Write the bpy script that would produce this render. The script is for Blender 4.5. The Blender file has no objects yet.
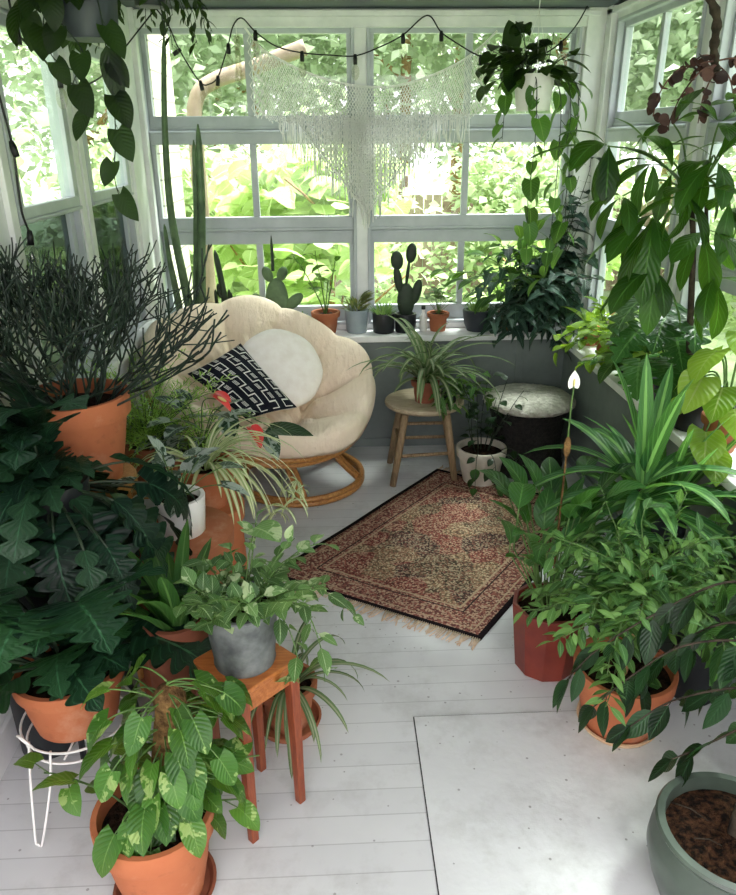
import bpy, math, random
from mathutils import Vector, Matrix, Quaternion
V = Vector
PI = math.pi
sc = bpy.context.scene
COL = sc.collection

# ------------------------------------------------------------------ materials
def lin(h):
    if isinstance(h, tuple):
        return (*[(c / 255 / 12.92 if c <= 10 else ((c / 255 + .055) / 1.055) ** 2.4) for c in h], 1)
    h = h.lstrip('#')
    out = []
    for i in (0, 2, 4):
        c = int(h[i:i+2], 16) / 255
        out.append(c / 12.92 if c <= .04045 else ((c + .055) / 1.055) ** 2.4)
    return (*out, 1)

class NT:
    """small wrapper for node building"""
    def __init__(self, name):
        self.m = bpy.data.materials.new(name)
        self.m.use_nodes = True
        self.t = self.m.node_tree
        self.t.nodes.clear()
        self.out = self.n('ShaderNodeOutputMaterial')
    def n(self, typ, **kw):
        nd = self.t.nodes.new(typ)
        for k, v in kw.items():
            setattr(nd, k, v)
        return nd
    def l(self, a, b):
        self.t.links.new(a, b)
    def set(self, sock, v):
        if hasattr(v, 'is_output'):
            self.l(v, sock)
        else:
            sock.default_value = v
    def math(self, op, a, b=None, c=None, clamp=False):
        nd = self.n('ShaderNodeMath', operation=op)
        nd.use_clamp = clamp
        self.set(nd.inputs[0], a)
        if b is not None: self.set(nd.inputs[1], b)
        if c is not None: self.set(nd.inputs[2], c)
        return nd.outputs[0]
    def mix(self, f, a, b):
        nd = self.n('ShaderNodeMix', data_type='RGBA')
        self.set(nd.inputs[0], f); self.set(nd.inputs[6], a); self.set(nd.inputs[7], b)
        return nd.outputs[2]
    def ramp(self, f, stops, interp='LINEAR'):
        nd = self.n('ShaderNodeValToRGB')
        cr = nd.color_ramp
        cr.interpolation = interp
        while len(cr.elements) < len(stops): cr.elements.new(.5)
        for e, (p, c) in zip(cr.elements, stops):
            e.position = p; e.color = c
        self.l(f, nd.inputs[0])
        return nd.outputs[0]
    def noise(self, scale, detail=3, rough=.55, vec=None, out=0):
        nd = self.n('ShaderNodeTexNoise')
        nd.inputs['Scale'].default_value = scale
        nd.inputs['Detail'].default_value = detail
        nd.inputs['Roughness'].default_value = rough
        if vec is not None: self.l(vec, nd.inputs['Vector'])
        return nd.outputs[out]
    def obj(self):
        return self.n('ShaderNodeTexCoord').outputs['Object']
    def uv(self):
        return self.n('ShaderNodeTexCoord').outputs['UV']
    def xyz(self, v):
        s = self.n('ShaderNodeSeparateXYZ'); self.l(v, s.inputs[0]); return s.outputs
    def bump(self, h, strength=.3, dist=.01):
        b = self.n('ShaderNodeBump')
        b.inputs['Strength'].default_value = strength
        b.inputs['Distance'].default_value = dist
        self.l(h, b.inputs['Height'])
        return b.outputs[0]
    def bsdf(self, color, rough=.5, normal=None, metal=0, spec=.5, **kw):
        p = self.n('ShaderNodeBsdfPrincipled')
        self.set(p.inputs['Base Color'], color)
        self.set(p.inputs['Roughness'], rough)
        self.set(p.inputs['Metallic'], metal)
        p.inputs['Specular IOR Level'].default_value = spec
        for k, v in kw.items(): self.set(p.inputs[k.replace('_', ' ')], v)
        if normal is not None: self.l(normal, p.inputs['Normal'])
        return p.outputs[0]
    def done(self, s):
        self.l(s, self.out.inputs[0]); return self.m

def mottled(name, c1, c2, scale=12, rough=.6, bump=.2, bscale=40, spec=.4, metal=0, dist=.004, lo=.35, hi=.65):
    t = NT(name)
    o = t.obj()
    f = t.noise(scale, 4, .6, o)
    col = t.ramp(f, [(lo, lin(c1)), (hi, lin(c2))])
    nb = t.bump(t.noise(bscale, 4, .6, o), bump, dist)
    return t.done(t.bsdf(col, rough, nb, metal, spec))

def leafmat(name, cols, trans, tf=.35, rough=.42, vein=None, vw=.03, varieg=None, vamt=.5, spec=.28, k=1.):
    def lin(h, _l=globals()['lin'], q=k ** 2.2):
        c = _l(h); return (c[0] * q, c[1] * q, c[2] * q, 1)
    t = NT(name)
    g = t.n('ShaderNodeNewGeometry')
    r = g.outputs['Random Per Island']
    nc = len(cols)
    col = t.ramp(r, [((i + .5) / nc, lin(c)) for i, c in enumerate(cols)])
    uv = t.xyz(t.uv())
    du = t.math('ABSOLUTE', t.math('SUBTRACT', uv[0], .5))
    if varieg:
        nz = t.noise(26, 3, .6, t.obj())
        f = t.math('GREATER_THAN', t.math('ADD', nz, t.math('MULTIPLY', r, .12)), 1 - vamt)
        col = t.mix(f, col, lin(varieg))
    if vein:
        mid = t.math('LESS_THAN', du, vw)
        s = t.math('FRACT', t.math('SUBTRACT', t.math('MULTIPLY', uv[1], 8.0), t.math('MULTIPLY', du, 5.0)))
        s = t.math('MULTIPLY', t.math('LESS_THAN', s, .14), .35)
        col = t.mix(t.math('MAXIMUM', mid, s), col, lin(vein))
    wav = t.math('SINE', t.math('MULTIPLY', t.math('SUBTRACT', t.math('MULTIPLY', uv[1], 8.0), t.math('MULTIPLY', du, 5.0)), 6.283))
    nb = t.bump(wav, .25, .003)
    p = t.bsdf(col, rough, nb, 0, spec)
    tr = t.n('ShaderNodeBsdfTranslucent')
    t.l(t.mix(.6, col, lin(trans)), tr.inputs[0])
    mx = t.n('ShaderNodeMixShader')
    mx.inputs[0].default_value = tf
    t.l(p, mx.inputs[1]); t.l(tr.outputs[0], mx.inputs[2])
    return t.done(mx.outputs[0])

def glassmat(name, tint='#ffffff', lo=.03, gain=.5, rough=0.02):
    t = NT(name)
    tr = t.n('ShaderNodeBsdfTransparent'); tr.inputs[0].default_value = lin(tint)
    gl = t.n('ShaderNodeBsdfGlossy'); gl.inputs['Roughness'].default_value = rough
    lw = t.n('ShaderNodeLayerWeight'); lw.inputs[0].default_value = .3
    f = t.math('ADD', t.math('MULTIPLY', t.math('POWER', lw.outputs['Facing'], 4.0), gain), lo, clamp=True)
    mx = t.n('ShaderNodeMixShader')
    t.l(f, mx.inputs[0]); t.l(tr.outputs[0], mx.inputs[1]); t.l(gl.outputs[0], mx.inputs[2])
    return t.done(mx.outputs[0])

M = {}
M['white'] = mottled('white_paint', '#d9dcdb', '#ecedec', 6, .5, .15, 30)
M['sash'] = mottled('sash_paint', (170, 176, 182), (190, 195, 200), 5, .45, .15, 30)
M['knee'] = mottled('grey_green_panel', (100, 110, 108), (118, 128, 125), 4, .5, .12, 25)
M['ceil'] = None
M['terra'] = mottled('terracotta', (165, 92, 58), (188, 118, 78), 9, .75, .25, 60, .25)
M['terra_old'] = mottled('weathered_terracotta', '#9c5535', '#c27d58', 7, .8, .3, 50, .2)
M['terra_pale'] = mottled('pale_terracotta', '#c9a27c', '#dcbf9c', 8, .75, .2, 50, .25)
M['brownpot'] = mottled('brown_clay', '#6e3f2e', '#8a543d', 8, .7, .2, 50, .25)
M['redpot'] = mottled('red_plastic', (98, 36, 27), (124, 52, 38), 6, .45, .08, 40, .4)
M['blackpot'] = mottled('black_plastic', '#15171a', '#24282b', 6, .45, .1, 40, .4)
M['slate'] = mottled('slate_pot', (40, 45, 51), (56, 62, 69), 6, .5, .1, 40, .4)
M['greypot'] = mottled('blue_grey_glaze', '#7f8b92', '#929da3', 6, .4, .1, 30, .5)
M['whitepot'] = mottled('white_ceramic', '#dedcd6', '#efeeea', 6, .3, .05, 30, .5)
M['cream_pot'] = mottled('crackled_cream', '#b9b4a4', '#d8d3c4', 7, .5, .2, 40, .4)
M['celadon'] = mottled('celadon_glaze', (56, 66, 58), (82, 94, 84), 5, .3, .06, 20, .5)
M['soil'] = mottled('potting_soil', '#120d0a', '#3a2a1f', 60, .95, 1.0, 90, .1, dist=.015)
M['chips'] = mottled('bark_mulch', (20, 14, 10), (84, 56, 38), 60, .9, 1.0, 70, .1, dist=.03, lo=.4, hi=.7)
M['stem'] = mottled('green_stem', '#3f5a2c', '#5b7a3c', 20, .55, .2, 60)
M['darkstem'] = mottled('dark_stem', '#1c2a1d', '#2e3d2a', 20, .55, .2, 60)
M['bark'] = mottled('brown_bark', (36, 31, 25), (70, 61, 50), 25, .85, .6, 70, .2)
M['tanbark'] = mottled('tan_bark', '#8a6a45', '#b08d62', 25, .8, .5, 70, .2)
M['moss'] = mottled('coir_pole', '#4e3924', '#8a6b45', 50, .95, 1.0, 120, .1, dist=.012)
M['galv'] = mottled('galvanised_steel', (72, 76, 77), (118, 122, 122), 14, .55, .25, 24, .4, metal=.3)
M['wire'] = mottled('white_wire', '#e6e6e2', '#f2f2ee', 10, .4, .05, 20)
M['cordblk'] = mottled('black_cord', '#101112', '#1b1d1e', 10, .5, .1, 30)
M['cactus'] = mottled('cactus_skin', (67, 88, 60), (95, 120, 82), 14, .55, .2, 80)
M['cactus_dark'] = mottled('dark_cactus_skin', '#17251a', '#2a3b26', 14, .55, .2, 80)
M['pencil'] = mottled('pencil_cactus_skin', (16, 26, 20), (30, 48, 36), 18, .5, .15, 60)
M['pillow'] = mottled('white_cotton', '#ece5dc', '#f4efe8', 20, .85, .2, 90, .15)
M['black_cloth'] = mottled('black_cotton', '#15171f', '#1e212b', 30, .9, .35, 260, .1)
M['print'] = mottled('white_print', '#d8d7d2', '#e9e8e3', 30, .9, .35, 260, .1)
M['fleece'] = mottled('cream_fleece', '#b5b3a6', '#dcdacf', 40, .95, 1.0, 70, .1, dist=.02)
M['wicker'] = mottled('dark_wicker', '#141414', '#2b2926', 60, .7, .9, 90, .3, dist=.01)
M['macrame'] = leafmat('white_cotton_cord', [(246, 246, 243), (250, 250, 248)], (255, 255, 255), .5, .9, spec=.1)
M['fringe'] = mottled('cream_wool', '#b79f86', '#d6c2aa', 30, .95, .2, 90, .1)
M['red'] = mottled('red_spathe', '#d23a3a', '#e8605a', 10, .3, .1, 30, .5)
M['spathe'] = mottled('white_spathe', '#e9ece2', '#f6f7f0', 10, .4, .1, 30)
M['spadix'] = mottled('cream_spadix', '#d8c878', '#e8dca0', 40, .6, .5, 200)
M['seed'] = mottled('brown_dry_leaf', '#3d2a25', '#6e4b41', 20, .6, .3, 60, .3)
M['glass'] = glassmat('window_glass', '#f4faf8', .03, .5)
M['dimglass'] = glassmat('screened_glass', (128, 138, 140), .06, .5, .08)
M['bulb'] = glassmat('bulb_glass', '#f4f4ee', .08, .8)
M['siding'] = mottled('cream_siding', '#d8d2bf', '#e4dfce', 4, .6, .1, 20)
M['spout'] = mottled('tan_downspout', (140, 122, 104), (160, 142, 124), 5, .5, .1, 20)
M['lawn'] = mottled('lawn_ground', (138, 156, 112), (166, 181, 140), 3, .9, .3, 40, .1)
M['fence'] = mottled('fence_wood', '#7d6a5a', '#9a8775', 6, .8, .3, 40, .2)

def clay(name, c1, c2, pale):
    t = NT(name); o = t.obj()
    col = t.mix(t.noise(7, 4, .6, o), lin(c1), lin(c2))
    st = t.ramp(t.noise(5, 6, .7, o), [(.54, (0, 0, 0, 1)), (.7, (1, 1, 1, 1))])
    col = t.mix(t.math('MULTIPLY', st, .45), col, lin(pale))
    dk = t.ramp(t.noise(9, 5, .7, o), [(.3, (1, 1, 1, 1)), (.42, (0, 0, 0, 1))])
    col = t.mix(t.math('MULTIPLY', dk, .4), col, lin((92, 56, 40)))
    return t.done(t.bsdf(col, .8, t.bump(t.noise(60, 4, .6, o), .25, .004), 0, .25))
M['terra'] = clay('terracotta', (162, 90, 58), (184, 114, 78), (206, 164, 136))
M['terra_old'] = clay('weathered_terracotta', (142, 80, 54), (172, 110, 78), (196, 164, 140))
def wood(name, c1, c2, scale=(3, 3, 26), rough=.5, axis=None):
    t = NT(name)
    mp = t.n('ShaderNodeMapping')
    mp.inputs['Scale'].default_value = scale
    t.l(t.obj(), mp.inputs[0])
    f = t.noise(4, 5, .65, mp.outputs[0])
    col = t.ramp(f, [(.3, lin(c1)), (.7, lin(c2))])
    return t.done(t.bsdf(col, rough, t.bump(f, .2, .004), 0, .4))
M['rattan'] = wood('rattan', '#8a5a2a', '#c08c50', (20, 20, 20), .4)
M['stoolwood'] = wood('weathered_oak', '#6f5c43', '#a08a68', (30, 30, 4), .6)
M['seatwood'] = wood('weathered_oak_seat', '#8a7c64', '#b5a88c', (4, 30, 30), .6)
M['teak'] = wood('orange_teak', '#8a4a22', '#b5713c', (4, 30, 30), .4)
M['teakleg'] = wood('dark_teak', '#6a2f1c', '#8f4a2c', (30, 30, 4), .4)
M['pine'] = wood('orange_pine', '#a06a30', '#c99250', (30, 30, 4), .5)

def floor_material(name, boards):
    t = NT(name)
    o = t.obj()
    x, y, z = t.xyz(o)
    v = t.math('DIVIDE', y, .082)
    fr = t.math('FRACT', v)
    cell = t.math('FLOOR', v)
    wn = t.n('ShaderNodeTexWhiteNoise', noise_dimensions='1D')
    t.l(cell, wn.inputs['W'])
    base = t.mix(t.noise(2.2, 5, .62, o), lin((190, 193, 195)), lin((222, 224, 224)))
    smud = t.ramp(t.noise(3.2, 7, .72, o), [(.5, (0, 0, 0, 1)), (.75, (1, 1, 1, 1))])
    base = t.mix(t.math('MULTIPLY', smud, .6), base, lin((150, 149, 145)))
    vo = t.n('ShaderNodeTexVoronoi'); vo.inputs['Scale'].default_value = 24
    t.l(o, vo.inputs['Vector'])
    spk = t.math('LESS_THAN', vo.outputs['Distance'], t.math('MULTIPLY', t.noise(3, 2, .5, o), .16))
    spk = t.math('MULTIPLY', spk, t.math('GREATER_THAN', t.noise(1.7, 3, .6, o), .43))
    base = t.mix(t.math('MULTIPLY', spk, .55), base, lin('#55524c'))
    h = t.noise(30, 4, .6, o)
    if boards:
        gap = t.math('LESS_THAN', fr, .035)
        base = t.mix(t.math('MULTIPLY', wn.outputs['Value'], .22), base, lin('#b9bcbf'))
        base = t.mix(t.math('MULTIPLY', gap, .4), base, lin('#77797a'))
        h = t.math('ADD', t.math('MULTIPLY', h, .25), t.math('MULTIPLY', t.math('SUBTRACT', 1.0, gap), .8))
    rg = t.math('ADD', t.math('MULTIPLY', t.noise(7, 4, .6, o), .3), .3)
    return t.done(t.bsdf(base, rg, t.bump(h, .3, .004), 0, .45))
M['floor'] = floor_material('painted_floorboards', True)
M['ply'] = floor_material('painted_plywood', False)

def board_material(name, c1, c2, pitch, axis):
    t = NT(name)
    o = t.obj(); s = t.xyz(o)[axis]
    fr = t.math('FRACT', t.math('DIVIDE', s, pitch))
    gap = t.math('LESS_THAN', fr, .07)
    col = t.mix(t.noise(5, 4, .6, o), lin(c1), lin(c2))
    col = t.mix(t.math('MULTIPLY', gap, .6), col, lin('#30383a'))
    return t.done(t.bsdf(col, .55, t.bump(t.math('SUBTRACT', 1.0, gap), .5, .006), 0, .4))
M['ceil'] = board_material('grey_beadboard', (62, 72, 78), (74, 84, 90), .09, 1)
M['sidingb'] = board_material('cream_clapboard', '#d8d2bf', '#e6e1d0', .13, 2)

def rug_material():
    t = NT('oriental_rug')
    uv = t.uv(); u, v, _ = t.xyz(uv)
    # u across .90 m, v along 1.28 m (metres)
    eu = t.math('MINIMUM', u, t.math('SUBTRACT', .90, u))
    ev = t.math('MINIMUM', v, t.math('SUBTRACT', 1.28, v))
    e = t.math('MINIMUM', eu, ev)
    vo = t.n('ShaderNodeTexVoronoi'); vo.inputs['Scale'].default_value = 150; t.l(uv, vo.inputs['Vector'])
    vs = t.xyz(vo.outputs['Color'])
    fine = t.ramp(vs[0], [(0, lin('#3a302c')), (.22, lin('#8a5c52')), (.40, lin('#c4ae92')), (.55, lin('#4a3c38')), (.66, lin('#9c6e5e')), (.80, lin('#cdbb9e'))], 'CONSTANT')
    v2 = t.n('ShaderNodeTexVoronoi'); v2.inputs['Scale'].default_value = 9.0; t.l(uv, v2.inputs['Vector'])
    big = t.ramp(t.xyz(v2.outputs['Color'])[1], [(0, lin('#9a4038')), (.3, lin('#a8906a')), (.55, lin('#3c302c')), (.75, lin('#a04a40')), (.9, lin('#5e5a3e'))], 'CONSTANT')
    edge = t.math('LESS_THAN', t.math('SUBTRACT', v2.outputs['Distance'], .06), .0)
    field = t.mix(.34, fine, big)
    med = t.math('FRACT', t.math('MULTIPLY', v2.outputs['Distance'], 9.0))
    field = t.mix(t.math('MULTIPLY', t.math('LESS_THAN', med, .2), .6), field, lin('#2a1f1d'))
    bord = t.mix(.36, fine, lin((140, 76, 68)))
    nzc = t.noise(140, 2, .5, uv)
    col = t.mix(t.math('GREATER_THAN', e, .15), bord, field)
    ln = t.math('COMPARE', e, .15, .0045)
    ln2 = t.math('COMPARE', e, .045, .003)
    col = t.mix(t.math('MULTIPLY', t.math('MAXIMUM', ln, ln2), .75), col, lin((186, 166, 136)))
    col = t.mix(t.math('COMPARE', e, .128, .003), col, lin('#2a2523'))
    col = t.mix(t.math('LESS_THAN', e, .02), col, lin('#101014'))
    col = t.mix(t.math('MULTIPLY', nzc, .35), col, lin('#3b2c28'))
    return t.done(t.bsdf(col, .95, t.bump(nzc, .6, .006), 0, .1))
M['rug'] = rug_material()

def cushion_material():
    t = NT('cream_canvas')
    o = t.obj()
    n1 = t.noise(9, 5, .65, o); n2 = t.noise(150, 2, .5, o)
    mp = t.n('ShaderNodeMapping'); mp.inputs['Scale'].default_value = (18, 5, 9); t.l(o, mp.inputs[0])
    n3 = t.noise(2.5, 3, .6, mp.outputs[0])
    col = t.mix(n1, lin((226, 206, 182)), lin((238, 224, 204)))
    h = t.math('ADD', t.math('MULTIPLY', n3, 1.0), t.math('MULTIPLY', n2, .1))
    return t.done(t.bsdf(col, .9, t.bump(h, .55, .02), 0, .1))
M['cushion'] = cushion_material()

L = {}
L['fern'] = leafmat('fern_green', [(116, 164, 62), (146, 194, 82), (172, 212, 106)], (200, 228, 116), .4, .5)
L['pothos'] = leafmat('pothos_green', [(38, 80, 30), (54, 102, 38), (76, 124, 48)], (170, 214, 74), .35, .3, (110, 150, 74), .022, (150, 176, 104), .33, spec=.4)
L['darkpothos'] = leafmat('dark_heart_leaf', ['#131d14', '#1d2c1c', '#2a4022'], '#88b83c', .3, .4, k=.8)
L['selloum'] = leafmat('selloum_green', [(18, 40, 30), (28, 56, 38), (42, 76, 46)], (80, 140, 64), .18, .36, (62, 108, 74), .02, spec=.32)
L['dark2'] = leafmat('dark_fern_green', [(14, 32, 24), (22, 46, 32), (36, 62, 42)], (72, 130, 62), .15, .4, (50, 88, 62), .02, spec=.25)
L['strap'] = leafmat('strap_green', ['#2f5c30', '#447a3c', '#5c9448'], '#a6d458', .35, .4, '#7fae60', .06, k=.85)
L['corn'] = leafmat('corn_plant_green', [(34, 76, 42), (54, 100, 58), (78, 124, 70)], (150, 208, 82), .35, .34, (128, 178, 98), .1)
L['spider'] = leafmat('spider_plant_green', ['#5d8a50', '#7aa468', '#8fb77c'], '#c4e08a', .35, .4, '#dbe4b8', .16, k=.72)
L['spiderpale'] = leafmat('pale_spider_green', ['#8fae6a', '#b4c988', '#c8d79c'], '#dcebaa', .4, .4, '#eef0cf', .2)
L['ivy'] = leafmat('ivy_blue_green', ['#2c463c', '#3c5b4e', '#527364'], '#6fa05a', .25, .35, '#7f9f8c', .03, k=.8)
L['mid'] = leafmat('mid_green', ['#2c5527', '#41732f', '#5f933f'], '#a8d84c', .35, .36, '#86b45c', .03, k=.85)
L['bucket'] = leafmat('wandering_green', [(44, 76, 44), (68, 106, 58), (104, 142, 86)], (166, 204, 96), .3, .4, (160, 184, 134), .03, (176, 194, 150), .33)
L['lime'] = leafmat('lime_green', [(108, 152, 40), (134, 178, 50), (160, 196, 74)], (200, 236, 70), .5, .4, (182, 204, 118), .025, k=.85)
L['money'] = leafmat('money_tree_green', ['#17301a', '#22431f', '#346029'], '#9fe03c', .45, .3, '#5f8f45', .03, k=.82)
L['ficus'] = leafmat('ficus_green', ['#14281a', '#1f3a24', '#2e5232'], '#7fb844', .3, .3, '#48704a', .03, k=.8)
L['fig'] = leafmat('small_leaf_green', [(36, 70, 40), (52, 94, 50), (80, 122, 62), (116, 154, 84)], (170, 216, 92), .33, .4, (124, 166, 104), .04)
L['succ'] = leafmat('succulent_green', ['#8f9f5a', '#a9ac6a', '#7c9260'], '#c8d080', .2, .5, k=.85)
L['grass'] = leafmat('grass_green', ['#5f8c46', '#7da658', '#97bd6c'], '#c0e080', .4, .5, k=.85)
L['lily'] = leafmat('peace_lily_green', ['#1f4424', '#2f5c2e', '#447a3c'], '#8ecb4c', .32, .28, '#6f9f58', .03, k=.85)
L['silver'] = leafmat('silver_begonia', ['#2f4a3a', '#24402c'], '#6fa05a', .2, .3, '#9fb5a4', .05, '#b6c4b8', .42, k=.9)
L['dry'] = leafmat('brown_dry_leaf', ['#2c1e1b', '#3f2c28', '#5a3d36'], '#8a5a48', .15, .6)
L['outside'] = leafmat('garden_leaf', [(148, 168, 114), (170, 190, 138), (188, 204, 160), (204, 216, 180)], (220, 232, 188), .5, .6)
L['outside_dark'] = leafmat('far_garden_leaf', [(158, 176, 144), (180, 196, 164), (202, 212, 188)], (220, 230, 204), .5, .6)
L['outside_big'] = leafmat('broad_garden_leaf', [(156, 184, 104), (176, 200, 124), (196, 214, 152)], (220, 236, 172), .5, .5, (220, 236, 180), .04)

# ------------------------------------------------------------------ mesh builder
class MB:
    def __init__(self):
        self.v = []; self.f = []; self.uv = []; self.mi = []; self.cur = 0
    def vert(self, p):
        self.v.append((p[0], p[1], p[2])); return len(self.v) - 1
    def face(self, idx, uvs=None):
        self.f.append(tuple(idx)); self.uv.append(uvs); self.mi.append(self.cur)
    def box(self, a, b):
        x0, x1 = sorted((a[0], b[0])); y0, y1 = sorted((a[1], b[1])); z0, z1 = sorted((a[2], b[2]))
        i = len(self.v)
        for z in (z0, z1):
            for x, y in ((x0, y0), (x1, y0), (x1, y1), (x0, y1)): self.v.append((x, y, z))
        for q in ((3, 2, 1, 0), (4, 5, 6, 7), (0, 1, 5, 4), (1, 2, 6, 5), (2, 3, 7, 6), (3, 0, 4, 7)):
            self.face([i + k for k in q])
        return self
    def bar(self, p, q, w, h, up=(0, 0, 1)):
        """rectangular bar between two points"""
        p, q = V(p), V(q); d = (q - p).normalized(); s = d.cross(V(up))
        if s.length < 1e-4: s = d.cross(V((0, 1, 0)))
        s.normalize(); n = s.cross(d)
        i = len(self.v)
        for c in (p, q):
            for a, b in ((-1, -1), (1, -1), (1, 1), (-1, 1)): self.vert(c + s * (a * w / 2) + n * (b * h / 2))
        for f in ((0, 3, 2, 1), (4, 5, 6, 7), (0, 1, 5, 4), (1, 2, 6, 5), (2, 3, 7, 6), (3, 0, 4, 7)):
            self.face([i + k for k in f])
        return self
    def tube(self, pts, r0, r1=None, k=6, closed=False, cap=True):
        pts = [V(p) for p in pts]; n = len(pts)
        if n < 2: return self
        r1 = r0 if r1 is None else r1
        i0 = len(self.v); prev = None
        for i, p in enumerate(pts):
            if closed: d = pts[(i + 1) % n] - pts[i - 1]
            else: d = pts[min(i + 1, n - 1)] - pts[max(i - 1, 0)]
            if d.length < 1e-9: d = V((0, 0, 1))
            d.normalize()
            if prev is None:
                s = d.cross(V((0, 0, 1)))
                if s.length < .05: s = d.cross(V((1, 0, 0)))
            else:
                s = prev - d * prev.dot(d)
                if s.length < 1e-5: s = d.cross(V((1, 0, 0)))
            s.normalize(); prev = s; t = d.cross(s)
            f = i / max(1, n - 1)
            r = (r0[i] if isinstance(r0, (list, tuple)) else r0 + (r1 - r0) * f)
            for j in range(k):
                a = 2 * PI * j / k
                self.vert(p + s * (math.cos(a) * r) + t * (math.sin(a) * r))
        m = n if closed else n - 1
        for i in range(m):
            for j in range(k):
                a = i0 + i * k + j; b = i0 + i * k + (j + 1) % k
                c = i0 + ((i + 1) % n) * k + (j + 1) % k; e = i0 + ((i + 1) % n) * k + j
                self.face((a, b, c, e))
        if cap and not closed:
            self.face([i0 + j for j in range(k)][::-1]); self.face([i0 + (n - 1) * k + j for j in range(k)])
        return self
    def lathe(self, prof, c=(0, 0, 0), k=32, close_top=False, close_bot=True):
        """prof: list of (r, z)"""
        i0 = len(self.v)
        for r, z in prof:
            for j in range(k):
                a = 2 * PI * j / k
                self.vert((c[0] + r * math.cos(a), c[1] + r * math.sin(a), c[2] + z))
        for i in range(len(prof) - 1):
            for j in range(k):
                a = i0 + i * k + j; b = i0 + i * k + (j + 1) % k
                self.face((a, b, b + k, a + k))
        if close_bot: self.face([i0 + j for j in range(k)][::-1])
        if close_top: self.face([i0 + (len(prof) - 1) * k + j for j in range(k)])
        return self
    def ball(self, c, rx, ry=None, rz=None, k=10, m=7, rot=None):
        ry = ry or rx; rz = rz or rx
        i0 = len(self.v); c = V(c)
        for i in range(m + 1):
            ph = PI * i / m
            for j in range(k):
                th = 2 * PI * j / k
                p = V((rx * math.sin(ph) * math.cos(th), ry * math.sin(ph) * math.sin(th), -rz * math.cos(ph)))
                if rot is not None: p = rot @ p
                self.vert(c + p)
        for i in range(m):
            for j in range(k):
                a = i0 + i * k + j; b = i0 + i * k + (j + 1) % k
                self.face((a, b, b + k, a + k))
        return self
    def leaf(self, p, d, L, W, prof, up=(0, 0, 1), droop=.6, fold=.2, n=5, roll=0., back=0., wave=0., offs=None):
        p = V(p); d = V(d).normalized(); up = V(up)
        s = d.cross(up)
        if s.length < .08: s = d.cross(V((.6, .8, 0)))
        s.normalize()
        if roll: s = Quaternion(d, roll) @ s
        q = Quaternion(s, -droop / n)
        pos = p.copy(); i0 = len(self.v)
        for i in range(n + 1):
            t = i / n
            nr = s.cross(d)
            w = W * .5 * prof(t)
            of = -back * L * (1 - t) ** 4 if back else 0.
            if offs: of += offs(t) * L
            wv = wave * math.sin(t * 17 + p.x * 50) * w
            self.vert(pos - s * w + nr * (fold * w + wv) + d * of)
            self.vert(pos)
            self.vert(pos + s * w + nr * (fold * w - wv) + d * of)
            pos = pos + d * (L / n)
            d = q @ d
        for i in range(n):
            t0, t1 = i / n, (i + 1) / n
            a = i0 + 3 * i
            self.face((a, a + 1, a + 4, a + 3), ((0, t0), (.5, t0), (.5, t1), (0, t1)))
            self.face((a + 1, a + 2, a + 5, a + 4), ((.5, t0), (1, t0), (1, t1), (.5, t1)))
        return self
    def build(self, name, mat, parent=None, smooth=True, bevel=0):
        o0 = V(parent['origin']) if parent is not None else V((0, 0, 0))
        me = bpy.data.meshes.new(name)
        if o0.length: vs = [(x - o0.x, y - o0.y, z - o0.z) for x, y, z in self.v]
        else: vs = self.v
        if name in ('foliage', 'stem', 'branches', 'trailing_foliage', 'vine', 'trunk') and -1 < o0.x < 1.4 and .5 < o0.y < 4.1 and o0.z > -.3:
            vs = []          # leaves press against the walls instead of passing through them
            for x, y, z in self.v:
                x = max(x, -.958)
                x = min(x, 1.232 if z < .64 else 1.345)
                y = min(y, 4.015 if z > .64 else 3.88)
                vs.append((x - o0.x, y - o0.y, max(z, .003) - o0.z))
        me.from_pydata(vs, [], self.f)
        if any(u is not None for u in self.uv):
            lay = me.uv_layers.new(name='UVMap')
            fl = []
            for f, u in zip(self.f, self.uv):
                if u is None: fl += [.3, .5] * len(f)
                else:
                    for a in u: fl += [a[0], a[1]]
            lay.data.foreach_set('uv', fl)
        for m in (mat if isinstance(mat, (list, tuple)) else [mat]): me.materials.append(m)
        me.polygons.foreach_set('material_index', self.mi)
        if smooth: me.polygons.foreach_set('use_smooth', [True] * len(self.f))
        me.update()
        o = bpy.data.objects.new(name, me)
        COL.objects.link(o)
        if parent is not None:
            o.parent = parent
        o['origin'] = list(o0)
        if bevel:
            b = o.modifiers.new('bevel', 'BEVEL'); b.width = bevel; b.segments = 2; b.limit_method = 'ANGLE'
        return o

def auto(o, ang=35):
    """shade smooth by angle"""
    me = o.data
    me.update()
    import bmesh
    bm = bmesh.new(); bm.from_mesh(me)
    a = math.radians(ang)
    for e in bm.edges:
        if len(e.link_faces) == 2: e.smooth = e.calc_face_angle(0) < a
    bm.to_mesh(me); bm.free()
    return o

def thing(name, label, cat, loc, group=None):
    o = bpy.data.objects.new(name, None)
    o.empty_display_size = .05
    COL.objects.link(o)
    o.location = loc
    o['origin'] = list(loc); o['label'] = label; o['category'] = cat
    if group: o['group'] = group
    return o
def tag(o, label, cat, group=None, kind=None):
    o['label'] = label; o['category'] = cat
    if group: o['group'] = group
    if kind: o['kind'] = kind
    return o
def struct(o, label=None):
    o['kind'] = 'structure'
    if label: o['label'] = label
    return o

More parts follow.
